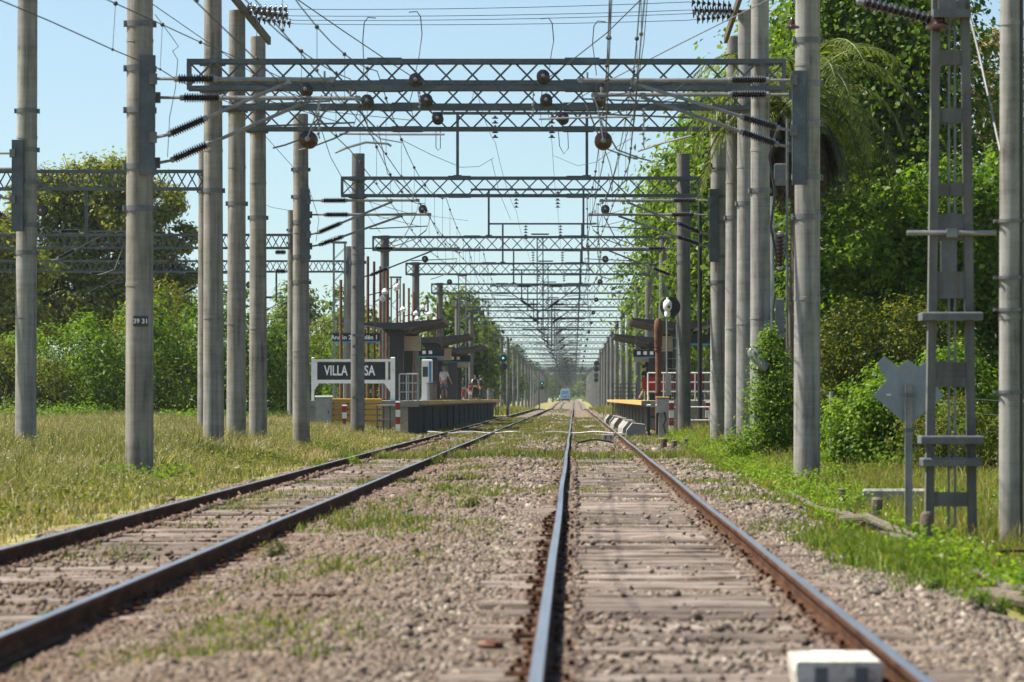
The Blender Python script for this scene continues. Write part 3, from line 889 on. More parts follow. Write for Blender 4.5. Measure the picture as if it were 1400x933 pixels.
# portals of the sidings on the left
def left_portal(Y, xr, label, mid=None, zt=9.05):
    t = thing('catenary_portal', label, 'portal', (xr, Y, 0), 0, 'portals over the left sidings')
    put_pole(t, .0, 9.9, .47, .4, M['concrete_warm'], (8.4, 9.0))
    put_pole(t, -21.5, 9.9, .47, .4, M['concrete_warm'], (8.4, 9.0))
    tr = truss_mb(-22, .15, zt-.6, zt, panel=.7).build('girder', M['steel'], t); tr.location = (0, -.46, 0)
    MB().box((.1, -.46, zt-.3), (.1, .5, 1.1)).build('end_plate', M['steel'], t)
    for x in (-5.2, -9.5): cantilever(t, x, 1, 2.6, 7.0, 6.0, -.4, .03, M['galv_dark'], lo=True)
    for x in (-4.0, -7.6): MB().box((x, -.46, 7.6), (.1, .1, 1.7)).build('drop_post', M['steel'], t)
    for x in (-5.5,): disc_string((x, -.95, 7.7), (0, 1, 0), 4, .2, .13).build('strain_insulator', INS, t, True)
    return t
left_portal(126, -12.75, 'portal over the left sidings whose girder shows highest, ending behind the slim grey poles')
left_portal(168, -12.95, 'portal over the left sidings with a stout pole left of the name board', zt=8.75)
left_portal(208, -12.9, 'smallest portal over the left sidings, its girder in front of the tall tree')

# ------------------------------------------------------------------ masts with bracket arms
def mast(X, Y, label, h, d0, d1, mat, side, zb=-.1, zts=(6.6, 6.33), zss=(5.62, 5.23), L=(3.0, 3.4), number=False, plate=(5.0, 7.0), tilt=0.0):
    t = thing('catenary_mast', label, 'mast', (X, Y, zb), 0, 'masts with bracket arms')
    dz = -zb
    t.rotation_euler = (rnd.uniform(-.004,.004), rnd.uniform(-.004,.004), 0)
    p = put_pole(t, 0, h, d0, d1, M[mat], ())
    r0 = (d0+(d1-d0)*6/h)/2
    for z in (4.45, plate[0]+.15, (plate[0]+plate[1])/2+.1, plate[1]-.2, 7.55):
        band_mb((d0+(d1-d0)*z/h)/2, .1).build('clamp_band', M['galv_dark'], p, True, (0, 0, z+dz))
    xp = side*(r0*.62)
    mb = MB(); zc = (plate[0]+plate[1])/2; ph = plate[1]-plate[0]
    mb.box((xp, -r0-.06, zc+dz), (.24, .02, ph)); mb.box((xp-.12, -r0-.02, zc+dz), (.015, .1, ph)); mb.box((xp+.12, -r0-.02, zc+dz), (.015, .1, ph))
    for i in range(9): mb.box((xp+.05, -r0-.075, plate[0]+.15+i*ph/9.5+dz), (.03, .012, .03))
    mb.build('mounting_channel', M['steel'], t)
    for q, (a, b, l) in enumerate(zip(zts, zss, L)):
        y = (-r0-.1) if q == 0 else (r0*.4+.1)
        [MB().box((side*(r0+.02), y, h+dz), (.12, .09, .18)).build('arm_hinge', M['galv_dark'], t) for h in (a, b)]
        cantilever(t, side*(r0+.06), side, l, a+dz, b+dz, y, .036, None, 5.45+dz, tilt=tilt)
    if number:
        mb = MB(); mb.lathe([(-.09, r0*1.02+.012), (.09, r0*1.02+.01)], (0, 0, 0), (0, 0, 1), 24)
        pl = MB(); pl.box((0, 0, 0), (.25, .012, .17)); o = pl.build('number_plate', M['dark_grey'], t, False, (.04, -d0/2-.008, 2.55+dz)); o.rotation_euler = (0, 0, R(8))
        n = lettering('39 31', .11, .004, off=.003); n.name = 'mast_number'
        n.data.materials.append(M['white_paint']); n.parent = t; n.rotation_euler = (R(90), 0, R(8)); n.location = (.04, -d0/2-.018, 2.55+dz)
    return t

def lettering(text, size, ext=.003, align='CENTER', off=0.0):
    cu = bpy.data.curves.new('lettering', 'FONT'); cu.body = text; cu.size = size; cu.extrude = ext; cu.align_x = align; cu.align_y = 'CENTER'
    cu.resolution_u = 3; cu.offset = off
    tmp = bpy.data.objects.new('lettering_tmp', cu); COL.objects.link(tmp)
    dg = bpy.context.evaluated_depsgraph_get(); dg.update()
    me = bpy.data.meshes.new_from_object(tmp.evaluated_get(dg))
    bpy.data.objects.remove(tmp); bpy.data.curves.remove(cu)
    me.materials.clear()
    o = bpy.data.objects.new('lettering', me); COL.objects.link(o)
    return o

mast(-7.3, 61.4, 'thick bare concrete mast with a numbered band, second pole from the left edge', 11.5, .475, .42, 'concrete_warm', 1, -.12, number=True)
mast(4.09, 64.3, 'pale concrete mast right of the girders, behind the leafy roadside weeds', 11.5, .47, .42, 'concrete_cool', -1, -.27, (6.83, 6.62), (5.95, 5.7), (3.75, 3.5))
mast(-7.5, 100.5, 'concrete mast left of the name board with black insulators to its right', 9.1, .48, .41, 'concrete_warm', 1, -.03, (6.68, 6.32), (5.75, 5.45), (3.0, 3.3))
mast(3.97, 100.5, 'concrete mast right of the dark pole, half hidden by bracket arms at its top', 8.6, .47, .42, 'concrete_cool', -1, -.1, (6.68, 6.32), (5.75, 5.45), (3.0, 3.3))
mast(-12.0, 80.0, 'leftmost grey concrete mast with its arms reaching out of the picture', 11.0, .47, .43, 'concrete_cool', -1, -.1, (6.6, 6.3), (5.6, 5.2), (3.0, 3.3), plate=(4.9, 6.9))
# smooth pale post at the right edge
t = thing('steel_post', 'smooth pale round post at the right edge with thin clamp rings', 'post', (4.78, 40, -.42))
put_pole(t, 0, 9, .275, .255, M['concrete_cool'], (), 'shaft')
for z in (1.75, 2.65, 3.0, 3.62): band_mb(.136, .035).build('clamp_ring', M['galv_dark'], t, True, (0, 0, z))
MB().tube((.1, -.1, -.2), (.1, -.1, 8), .018, n=6).build('cable', M['wire'], t, True)

# crossed-out concrete ladder pole with stage plates
def ladder_pole():
    t = thing('lattice_post', 'grey concrete ladder post with square plates, right of the diamond shaped sign', 'post', (4.22, 41, -.42))
    H = 6.6
    def hw(z): return .245-.082*(z/6.0)
    for s in (-1, 1):
        mb = MB()
        pts = [(s*hw(z), z) for z in (-.4, 1.55, 3.3, H)]
        for (xa, za), (xb, zb) in zip(pts, pts[1:]): mb.bar((xa, 0, za), (xb, 0, zb), .095, .15)
        mb.build('leg', M['concrete_dark'], t)
    for z, h in ((.55, .16), (1.86, .1), (2.0, .18), (2.95, .3), (3.6, .3), (4.02, .14), (4.85, .16), (5.5, .16)):
        MB().box((0, 0, z), (hw(z)*2-.097, .11, h)).build('rung', M['concrete_dark'], t)
    for z, w in ((.97, .66), (1.22, .7), (2.6, .68)):
        mb = MB(); mb.cbox((0, 0, z), (w, .5, .09), .015); mb.build('stage_plate', M['galv_dark'], t)
    mb = MB(); mb.tube((-.5, -.12, 3.53), (.5, -.12, 3.53), .028, n=8)
    mb.box((0, -.12, 3.53), (.12, .1, .1)); mb.build('cross_bar', M['galv'], t, True)
    mb = MB(); mb.box((0, -.05, 5.98), (.42, .3, .09)); mb.box((0, -.05, 6.07), (.3, .2, .12)); mb.build('head_plate', M['galv_dark'], t)
    for x in (-.02, .05): MB().tube((x, .0, .2), (x, -.0, 6), .014, n=6).build('down_cable', M['wire_light'], t, True)
    MB().box((-.02, .02, 3.3), (.17, .14, .5)).build('meter_box', M['galv_dark'], t)
    mb = insulator((-.13, -.05, 5.9), (-1.05, .1, 6.15), .075, 12); mb.build('insulator', [M['porcelain'], M['galv']], t, True)
    mb = MB(); mb.lathe([(0, .03), (.03, .15), (.06, .15), (.1, .08), (.2, .05)], (-.14, -.1, 5.78), (0, 0, 1), 14); mb.build('bell_insulator', M['porcelain_brown'], t, True)
ladder_pole()
# ------------------------------------------------------------------ wires
def sagpts(a, b, sag, n=10):
    a = Vector(a); b = Vector(b)
    return [a.lerp(b, i/n)-Vector((0, 0, sag*4*(i/n)*(1-i/n))) for i in range(n+1)]

def wire(name, label, pts, r, mat='wire', group=None, cat='wire', n=5):
    o = MB().path(pts, r, n).build(name, M[mat], None, True)
    return tag(o, label, cat, group)

def overhead(label, xc, sups, zoff=0.0, stag=.18):
    t = thing('overhead_line', label, 'overhead line', (xc, sups[0], 0), 0, 'overhead lines along the tracks')
    y0 = sups[0]
    con = []; mes = []
    for i, (a, b) in enumerate(zip(sups, sups[1:])):
        n = 12 if a < 300 else 5
        sa = stag*(1 if i % 2 else -1); sb = -sa
        for j in range(n):
            u = j/n; y = a+(b-a)*u; x = sa+(sb-sa)*u; d = float(dip(y))
            con.append((x, y-y0, 5.42+d+zoff)); mes.append((x, y-y0, 6.62+d+zoff-.62*4*u*(1-u)))
            if a < 250 and j in (1, 3, 5, 7, 9, 11):
                zt = mes[-1][2]; mb = MB(); mb.tube((x, y-y0, zt), (x, y-y0, con[-1][2]), .004, n=4)
                mb.ball((x, y-y0, zt), .032, 7); mb.ball((x, y-y0, con[-1][2]+.02), .026, 7)
                mb.build('dropper', M['wire'], t, True)
    MB().path(con, .0085, 6).build('contact_wire', M['wire'], t, True)
    MB().path(mes, .0085, 6).build('messenger_wire', M['wire'], t, True)
    return t
sup_far = [130, 177.3] + [212+38*i for i in range(4)] + [372+46*i for i in range(19)]
overhead('overhead line with clipped droppers above the bright middle rail', RC+.1, [26, 64.3, 100.5]+sup_far)
overhead('overhead line with clipped droppers above the left track', LC, [22, 61.4, 100.5]+sup_far)
overhead('second overhead line running close beside the one above the bright middle rail', RC-.25, [30, 64.7, 101, 132, 178], .2, .1)
overhead('second overhead line running close beside the one above the left track', LC+.5, [30, 61.9, 101, 132, 178], .18, .1)

# overlap span: a wire pair drawn off to the left, with droppers
t = thing('overhead_line', 'wire pair slanting in from the top left corner past the two leftmost poles', 'overhead line', (-6.3, 40, 0))
mp = [(PX(px, Y)+6.3, Y-40, PZ(py, Y)) for px, py, Y in ((60,-38,44), (158,5,50), (222,34,56), (274,58,62), (333,83,70), (415,120,85))]
cp = [(PX(px, Y)+6.3, Y-40, PZ(py, Y)) for px, py, Y in ((-20,-8,44), (68,29,48), (154,68,53), (219,95,58), (243,110,62), (300,135,72), (350,156,85))]
MB().path(mp, .0085, 6).build('messenger_wire', M['wire'], t, True); MB().path(cp, .0085, 6).build('contact_wire', M['wire'], t, True)
for (a, b) in ((1, 2), (2, 3)):
    mb = MB(); mb.tube(mp[a], cp[b], .004, n=4); mb.ball(mp[a], .034); mb.ball(cp[b], .022); mb.build('dropper', M['wire'], t, True)
mb = MB(); mb.ball(mp[3], .034); mb.build('clip', M['wire'], t, True)

def pxw(name, label, pts, r=.009, mat='wire', group='slanting stay wires'):
    return wire(name, label, [(PX(a, Y), Y, PZ(b, Y)) for a, b, Y in pts], r, mat, group)
pxw('stay_wire', 'dark stay wire slanting down from the top left to the twin disc insulators', [(390,-12,70),(470,43,76),(540,90,84),(568,108,88)], .012)
pxw('stay_wire', 'dark stay wire slanting down from the top right to the paired disc insulators', [(890,-14,70),(830,45,76),(775,88,84),(748,108,88)], .012)
pxw('stay_wire', 'pale stay rod slanting from the right tall poles across the girders', [(1052,-1,80),(930,60,84),(887,82,86),(830,112,89),(756,155,95)], .014, 'wire_light')
pxw('stay_wire', 'thin wire slanting across the girders from the left tall poles', [(200,0,62),(333,92,74),(420,150,80),(565,165,88)], .008)
pxw('stay_wire', 'slack wire sagging under the lowest of the three girders, left half', [(550,192,96),(590,212,100),(630,229,110),(655,228,120),(675,216,128)], .008)
pxw('stay_wire', 'slack wire sagging under the lowest of the three girders, right half', [(757,213,128),(790,227,120),(815,222,110),(845,200,100),(862,190,97)], .008)
pxw('stay_wire', 'dark wire dropping away below the left hanging insulator towards the far girder', [(672,218,130),(682,262,150),(698,300,170)], .009)
pxw('stay_wire', 'straight dark drop wire between the two middle girders', [(516,172,98),(530,238,118),(560,262,128)], .012)
pxw('stay_wire', 'curling loose wire end beside the numbered mast', [(212,20,61),(238,55,61),(244,64,61.2),(236,70,61),(243,82,61),(240,120,61.3),(232,160,61),(229,215,61)], .006)
pxw('stay_wire', 'thick pale guy strand slanting down to the post at the right edge', [(1318,-10,42),(1340,80,41.5),(1368,208,40.4)], .012, 'wire_light', None)
pxw('stay_wire', 'black cable curving off the pale bracket arms on the left pole', [(500,138,62),(492,150,62),(505,178,62),(520,190,62),(548,195,63)], .009)
for i, (x0, y0) in enumerate(((420,190),(825,192))):
    Y = 61.0
    o = disc_string((PX(x0,Y), Y, PZ(y0,Y)), (0, 1, .02), 4, .15, .13, 18).build('disc_insulator', [M['porcelain_brown'], M['galv']], None, True)
    tag(o, ('large round disc insulator seen end-on above the left track', 'large round disc insulator seen end-on above the bright middle rail')[i], 'insulator', 'disc insulators seen end-on')
    wire('hanger_wire', ('wire holding the end-on disc insulator over the left track', 'wire holding the end-on disc insulator over the middle rail')[i],
         [(PX(x0,Y), Y-.02, PZ(y0,Y)), (PX(x0+ (16 if i==0 else -8),Y), Y, PZ(y0-45,Y)), (PX(x0+(20 if i == 0 else -14),Y), Y, PZ(130,Y))], .012, 'galv')

pxw('steady_tube', 'pale curved steady tube under the left disc insulator', [(458,209,63),(475,202,63),(500,195,63.3),(530,197,63.6),(535,200,63.6)], .022, 'galv', 'loose tubes under the girders')
pxw('steady_tube', 'level pale tube under the lowest girder on the left', [(464,183,64),(530,184,64),(608,184,64)], .02, 'galv', 'loose tubes under the girders')
pxw('steady_tube', 'level pale tube across the lower girder on the right', [(737,163,66),(800,161,66),(862,160,66)], .02, 'galv', 'loose tubes under the girders')
pxw('steady_tube', 'pale tube slanting up to the right below the lowest girder', [(872,207,66),(905,196,66),(945,186,66)], .02, 'galv', 'loose tubes under the girders')
for i, (lab, pts) in enumerate((
    ('looped jumper below the twin discs on the left', [(566,118,88),(560,140,88),(566,165,88),(575,150,88),(570,118,88)]),
    ('looped jumper below the paired discs on the right', [(742,118,88),(738,150,88),(742,178,88),(752,150,88),(747,120,88)]),
    ('hanging loop of cable right of the paired discs', [(763,174,97),(765,200,97),(771,211,97),(777,203,97),(776,174,97)]),
    ('hanging loop of cable left of the hanging post', [(596,174,97),(596,202,97),(599,206,97),(602,203,97),(602,174,97)]),
    ('vertical loose wire right of the right disc insulator', [(828,208,62),(834,225,62.5),(838,245,63),(836,262,64),(832,238,63)]),
    ('long drop wire through the three girders right of the middle', [(885,0,62),(880,60,62),(872,112,63),(868,160,64),(862,205,66),(855,260,80)]),
    ('slanting wire from the right arms down to the middle girder', [(876,128,64),(850,205,70),(835,255,90),(812,330,120)]),
    ('slanting wire from the left arms down to the second girder', [(430,150,64),(452,215,75),(478,262,95),(520,318,125)]),
    ('thin sling between left mast arm and girder', [(434,110,62),(450,128,62),(478,150,62.5),(500,133,62)]),
    ('thin sling between right mast arm and girder', [(862,128,65),(900,140,65),(940,112,65),(990,125,65)]),
    ('slack wire under the second girder on the left', [(490,252,128),(520,300,132),(560,292,140),(640,302,160)]),
    ('slack wire under the second girder on the right', [(905,268,128),(880,300,135),(850,318,150),(800,300,168)]),
    ('dark wire with a kink left of the middle girder', [(330,150,85),(420,250,100),(436,300,104),(432,330,104)]),
    ('fine wire sagging between left masts behind the girders', [(350,275,120),(372,284,122),(396,288,126)]))):
    pxw('loose_wire', lab, pts, .0075 if i > 3 else .011, 'wire', 'loose wires among the girders')
for i, (px, y0, Y) in enumerate(((436,135,62), (729,120,86), (574,112,86), (880,150,64))):
    mb = MB(); z = PZ(y0, Y)
    for j in range(8): mb.ball((.012*(-1)**j, 0, -.085*j), .03, 6); mb.tube((.012*(-1)**j, 0, -.085*j), (-.012*(-1)**j, 0, -.085*(j+1)), .012, n=5)
    o = mb.build('link_chain', M['galv'], None, True, (PX(px,Y), Y, z))
    tag(o, ('link chain hanging from the left bracket arms', 'pale link chain beside the paired discs on the right', 'pale link chain beside the twin discs on the left', 'link chain hanging from the right bracket arms')[i], 'chain', 'hanging link chains')

# steel crossarms with feeder insulator strings at the top, and four feeder wires across
def crossarm(label, p0, p1, pole_lbl=None):
    t = thing('crossarm', label, 'crossarm', p0)
    d = Vector(p1)-Vector(p0)
    mb = MB()
    for o in (-.09, .09): mb.bar((0, o, 0), (d.x, d.y+o, d.z), .09, .2)
    for u in (.1, .35, .6, .85): mb.bar((d.x*u, d.y*u-.12, d.z*u), (d.x*u, d.y*u+.12, d.z*u), .08, .08)
    mb.build('beam', M['brown_steel'], t)
    return t
crossarm('brown steel crossarm slanting off the top of the left tall poles', (PX(316,88), 88, PZ(-8,88)), (PX(372,98), 97, PZ(56,97)))
crossarm('brown steel crossarm slanting off the top of the right tall poles', (PX(1013,88), 88, PZ(-8,88)), (PX(990,98), 97, PZ(54,97)))
fw = [((338,12),(398,13),(942,3),(1000,8)), ((340,18),(398,22),(942,14),(1003,16)), ((338,8),(400,28),(942,19),(1000,14)), ((345,25),(402,33),(940,28),(1005,22))]
for i, (a, b, c, d) in enumerate(fw):
    Y = 90.0+i*1.1
    P = lambda q: (PX(q[0],Y), Y, PZ(q[1],Y))
    nm = ('topmost', 'second from the top', 'third from the top', 'lowest')[i]
    wire('feeder_wire', nm+' of the four level feeder wires crossing the sky above the girders', [P(a)]+sagpts(P(b), P(c), .06, 8)+[P(d)], .0085, 'wire', 'level feeder wires')
    for s, (p, q) in enumerate(((a, b), (d, c))):
        A = Vector(P(p)); B = Vector(P(q)); dr = (B-A).normalized()
        o = disc_string(A, dr, 8, .125, .128, 12).build('feeder_insulator', [M['porcelain'], M['porcelain_brown']], None, True)
        tag(o, 'string of dark discs anchoring the '+nm+' feeder wire at its '+('left' if s == 0 else 'right')+' end', 'insulator', 'feeder insulator strings')
    jx = (498, 575, 755, 812)[i]
    jb = (120, 105, 100, 110)[i]; yw = (25, 17, 26, 30)[i]
    dxx = -18 if i in (0, 3) else 18
    s = 1 if i % 2 == 0 else -1
    s = (1, -1, -1, 1)[i]
    wire('jumper_cable', ('black jumper cable hooked to the feeder, leftmost of four', 'black jumper cable down to the twin disc insulators on the left', 'black jumper cable down to the paired discs right of the middle', 'black jumper cable hooked to the feeder, rightmost of four')[i],
         [(PX(jx+s*16,Y), Y, PZ(yw,Y)), (PX(jx+s*5,Y), Y, PZ(yw-1,Y)), (PX(jx,Y), Y, PZ(yw+6,Y)), (PX(jx-s*2,Y), Y, PZ(yw+30,Y)), (PX(jx+s*1,Y), Y-.5, PZ(jb-25,Y)), (PX(jx+s*3,Y), Y-1.5, PZ(jb,Y))], .013, 'wire', 'jumper cables')
# long wires that carry the suspension strings along the line
for i, x in enumerate((-2.8, -.79)):
    pts = []
    ss = [98, 130]+sup_far[1:]
    for a, b in zip(ss, ss[1:]):
        for p in sagpts((x, a, 10.35+float(dip(a))), (x, b, 10.35+float(dip(b))), .35, 6)[:-1]: pts.append(p)
    pts[0] = (x, 98, 8.9)
    wire('feeder_wire', ('left', 'right')[i]+' of the two lengthwise feeders under the hanging insulator strings', pts, .008, 'wire', 'lengthwise feeders')
# ------------------------------------------------------------------ platforms
PT = 1.17                                         # platform top
def platform(label, xe, xo, y0, y1, yel0):
    """xe: edge beside the track, xo: far edge"""
    s = 1 if xo > xe else -1
    t = thing('platform', label, 'platform', (xe, y0, 0), 0, 'station platforms')
    L = y1-y0; W = abs(xo-xe)
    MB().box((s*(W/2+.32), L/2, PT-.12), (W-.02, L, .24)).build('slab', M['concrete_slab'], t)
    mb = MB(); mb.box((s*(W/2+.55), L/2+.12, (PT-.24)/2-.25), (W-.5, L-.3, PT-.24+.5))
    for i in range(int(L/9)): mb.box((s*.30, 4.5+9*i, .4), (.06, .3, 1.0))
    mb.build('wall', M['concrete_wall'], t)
    MB().box((s*(W/2+.5), .1, .3), (W-.5, .1, 1.24)).build('end_wall', M['concrete_slab'], t)
    mb = MB(); mb.box((s*.155, yel0+(L-yel0)/2, PT-.075), (.31, L-yel0, .165)); mb.box((s*.5, yel0+(L-yel0)/2, PT+.004), (.36, L-yel0, .012))
    mb.build('yellow_edge', M['yellow_paint'], t)
    MB().box((s*.155, yel0/2, PT-.08), (.31, yel0-.01, .15)).build('edge_stone', M['concrete_slab'], t)
    return t
platform('island platform with yellow edge left of the tracks, people standing on it', -5.75, -10.6, 143, 296, 1.6)
platform('side platform with yellow edge right of the tracks, dark walker on it', 2.5, 8.4, 136, 278, .2)

def canopy(label, xedge, s, Y, w=2.7, ln=11, h=4.25):
    """cantilevered wing roof on stout dark columns; s = direction from the column to the platform edge"""
    t = thing('platform_canopy', label, 'canopy', (xedge-s*1.75, Y, PT), 0, 'platform canopies')
    hh = h-PT
    for y in (.4, ln-1.5):
        mb = MB(); mb.prism([(-.26, 0), (.26, 0), (.3, hh-.35), (.62*1, hh-.05), (-.62, hh-.05), (-.3, hh-.35)], y, y+.5)
        mb.build('column', M['charcoal'], t)
    a = [(-s*1.5, hh+.12), (-s*.3, hh-.08), (s*.2, hh-.08), (s*1.98, hh+.3), (s*1.98, hh+.37), (s*.2, hh+.2), (-s*.3, hh+.2), (-s*1.5, hh+.2)]
    MB().prism(a, -.3, ln-.5).build('roof', M['dark_grey'], t)
    mb = MB()
    for i in range(6): mb.bar((s*.3, i*1.8, hh-.1), (s*1.9, i*1.8, hh+.24), .06, .09)
    mb.build('rafter', M['galv_dark'], t)
    mb = MB(); mb.box((s*.55, 1.2, hh-.66), (.9, .14, .62)); mb.build('light_box', M['panel_beige'], t)
    return t
canopy('first dark wing canopy of the island platform, nearest the name board', -5.75, 1, 154)
canopy('second dark wing canopy of the island platform, behind the first', -5.6, 1, 188, h=4.2)
canopy('third and farthest dark wing canopy of the island platform', -5.6, 1, 220, h=4.1)
canopy('nearer dark canopy of the right platform, behind the rusty pipe', 2.55, -1, 148, ln=12, h=4.15)
canopy('farther dark canopy of the right platform with its tip over the track edge', 2.15, -1, 176, ln=12, h=4.0)

def canopy_sign(label, x, Y, z, w, txt=None, dots=0, legs=None):
    t = thing('platform_sign', label, 'sign', (x, Y, z), 0, 'dark hanging platform signs')
    MB().box((0, 0, 0), (w, .12, .34)).build('panel', M['sign_black'], t)
    MB().box((0, -.005, -.2), (w, .13, .06)).build('stripe', M['blue_paint'], t)
    if txt:
        for dx, q in txt:
            l = lettering(q, .25, off=.005); l.data.materials.append(M['white_clean']); l.parent = t; l.location = (dx, -.066, -.02); l.rotation_euler = (R(90), 0, 0)
    for i in range(dots):
        MB().box((-w/2+.25+i*.3, -.063, .0), (.16, .01, .16)).build('pictogram', M['white_clean'], t)
    for dx in (-w*.4, w*.4): MB().tube((dx, 0, .17), (dx, 0, .85 if not legs else .3), .02, n=6).build('hanger', M['dark_grey'], t, True)
    return t
canopy_sign('long dark sign over the name board reading Andén 2 and Andén 1', PX(487,152), 152, PZ(461,152), 1.98, [(-.62,'Andén 2'),(.48,'Andén 1')])
canopy_sign('dark blue-striped sign under the first canopy of the island platform', PX(590,172), 172, PZ(482,172), 1.2, dots=2)
canopy_sign('dark blue-striped sign near the man in the white shirt', PX(624,196), 196, PZ(490,196), 1.5, dots=3)
canopy_sign('dark sign hanging under the right platform canopy', PX(885,172), 172, PZ(483,172), 1.3, dots=3)
canopy_sign('dark sign between the black pole and the pale mast on the right', PX(950,146), 146, PZ(464,146), 1.3, dots=1)

# station name board
def name_board():
    Y = 147.0
    t = thing('station_sign', 'white framed black station name board reading VILLA ELISA', 'sign', (PX(484,Y), Y, .05))
    x0 = PX(429,Y)-PX(484,Y); x1 = PX(537,Y)-PX(484,Y); zt = PZ(493,Y)-.05; zb = PZ(522,Y)-.05
    MB().box(((x0+x1)/2-.08, 0, (zt+zb)/2), (x1-x0-.44, .06, zt-zb-.16)).build('panel', M['sign_black'], t)
    mb = MB(); mb.box(((x0+x1)/2, -.01, zt), (x1-x0+.1, .12, .1)); mb.box(((x0+x1)/2, -.01, zb), (x1-x0+.02, .12, .14))
    mb.box((x0+.07, -.012, (zt+zb)/2), (.14, .11, zt-zb-.12)); mb.box((x1-.24, -.012, (zt+zb)/2), (.1, .11, zt-zb-.12))
    mb.prism([(x0-.02, zb-.07), (x0+.2, zb-.07), (x0-.02, zb-.42)], -.04, .04); mb.prism([(x1-.1, zb-.07), (x1-.34, zb-.07), (x1-.1, zb-.42)], -.04, .04)
    mb.build('frame', M['white_paint'], t)
    for x, wd in ((x0-.04, .11), (x1, .18)): MB().cbox((x, 0, (zt+.12)/2), (wd, .15, zt+.14), .03).build('post', M['white_paint'], t)
    for txt, pa, pb in (('VILLA', 443, 475.5), ('ELISA', 482.5, 513)):
        l = lettering(txt, .56, .006, off=.011); l.data.materials.append(M['white_clean']); l.parent = t
        l.rotation_euler = (R(90), 0, 0)
        xs = [v.co.x for v in l.data.vertices]; w = max(xs)-min(xs); k = (PX(pb,Y)-PX(pa,Y))/w
        l.scale = (k, 1, 1); l.location = (PX(pa,Y)-PX(484,Y)-min(xs)*k, -.036, (zt+zb)/2+.0)
name_board()

# clutter in front of the island platform
def striped_post(label, px, Y, h, z0, w=.17):
    t = thing('striped_post', label, 'post', (PX(px,Y), Y, z0), 0, 'red and white striped posts')
    n = 4
    for i in range(n):
        MB().box((0, 0, h*(i+.5)/n), (w, w, h/n-.004)).build('red_band' if i % 2 else 'white_band', M['red_paint'] if i % 2 else M['white_paint'], t)
    MB().cbox((0, 0, h+.02), (w*1.05, w*1.05, .045), .015).build('cap', M['white_paint'], t)
striped_post('red and white striped post in front of the yellow slats', 471, 139, .95, .02)
striped_post('red and white striped post at the corner of the island platform', 544, 138, 1.08, .02)
striped_post('red and white striped post right of the relay case', 918, 131, 1.08, .02)
striped_post('red and white striped post between the black pole and the pale mast', 968, 133, 1.08, .02)

def barrier():
    Y = 141.6
    t = thing('slatted_barrier', 'yellow slatted barrier behind the dark pole and name board', 'barrier', (PX(487,Y), Y, .05))
    w = PX(523,Y)-PX(453,Y)
    for i in range(5): MB().cbox((0, 0, .24+.22*i), (w, .07, .17), .02).build('slat', M['amber_plastic'], t)
    for x in (-w/2+.1, -w/6, w/6, w/2-.1): MB().box((x, .07, .58), (.07, .06, 1.2)).build('upright', M['rust'], t)
barrier()
def cabinet(label, px, Y, z0, w, h, d, mat, plinth=.15, name='relay_cabinet', vents=True):
    t = thing(name, label, 'cabinet', (PX(px,Y), Y, z0))
    MB().box((0, 0, plinth/2-.1), (w*.9, d*.9, plinth+.2)).build('plinth', M['concrete_slab'], t)
    MB().box((0, 0, plinth+h/2), (w, d, h)).build('body', mat, t)
    MB().cbox((0, 0, plinth+h+.03), (w*1.1, d*1.15, .06), .02).build('lid', M['white_paint'], t)
    MB().box((0, -d/2-.008, plinth+h/2), (w*.86, .014, h*.86)).build('door', mat, t)
    MB().box((w*.3, -d/2-.03, plinth+h*.5), (.03, .03, .12)).build('handle', M['dark_grey'], t)
cabinet('plain grey relay cabinet with pale lid left of the yellow slats', 443, 141, .0, .62, 1.15, .5, M['box_grey'])
def relay_case():
    Y = 125
    t = thing('relay_case', 'grey relay case on a stubby concrete pedestal right of the rusty pipe', 'relay case', (PX(906,Y), Y, -.05))
    mb = MB(); mb.prism([(-.16, -.2), (.16, -.2), (.12, .82), (-.12, .82)], -.13, .13); mb.build('pedestal', M['concrete_slab'], t)
    MB().cbox((0, 0, 1.07), (.4, .32, .5), .02).build('housing', M['box_grey'], t)
    MB().cbox((0, 0, 1.345), (.46, .38, .045), .015).build('lid', M['yellow_paint'], t)
    mb = MB(); mb.box((0, -.168, 1.07), (.3, .012, .38)); mb.build('door', M['box_grey'], t)
    mb = MB(); mb.path([(.05,-.17,.84),(.12,-.2,.6),(.02,-.18,.4),(.1,-.19,.1)], .025, 6); mb.build('conduit', M['black_paint'], t, True)
relay_case()
def gate():
    Y = 138
    t = thing('pedestrian_gate', 'small dark tube gate at the corner of the island platform', 'gate', (PX(529,Y), Y, 0))
    w = PX(543,Y)-PX(516,Y)
    for x in (-w/2, -w/6, w/6, w/2): MB().tube((x, 0, -.1), (x, 0, 1.0), .026, n=7).build('upright', M['dark_grey'], t, True)
    for z in (1.0, .48): MB().tube((-w/2, 0, z), (w/2, 0, z), .028, n=7).build('bar', M['galv'], t, True)
gate()
def railing(label, x0, x1, Y, z, h=1.0, ylen=0.0, n=4, mat='galv', mid=2):
    t = thing('railing', label, 'railing', (x0, Y, z), 0, 'platform railings')
    for i in range(n):
        u = i/(n-1); MB().tube(((x1-x0)*u, ylen*u, 0), ((x1-x0)*u, ylen*u, h), .028, n=7).build('upright', M[mat], t, True)
    for k in range(mid+1):
        q = h*(k+1)/(mid+1); MB().tube((0, 0, q), (x1-x0, ylen, q), .024, n=7).build('rail_bar', M[mat], t, True)
railing('tube railing across the near end of the island platform', PX(546,144), PX(571,144), 144.2, PT, 1.05, n=3)
railing('tube railing with two bars behind the first one on the island platform', PX(556,149), PX(572,149), 149, PT, 1.1, n=3)
railing('white tube railing across the near end of the right platform', PX(886,137), PX(972,137), 137.2, PT, 1.05, n=5, mat='white_paint')
railing('low white railing at ground level between the striped posts', PX(912,132), PX(970,132), 132, .0, .95, n=2, mat='white_paint', mid=1)
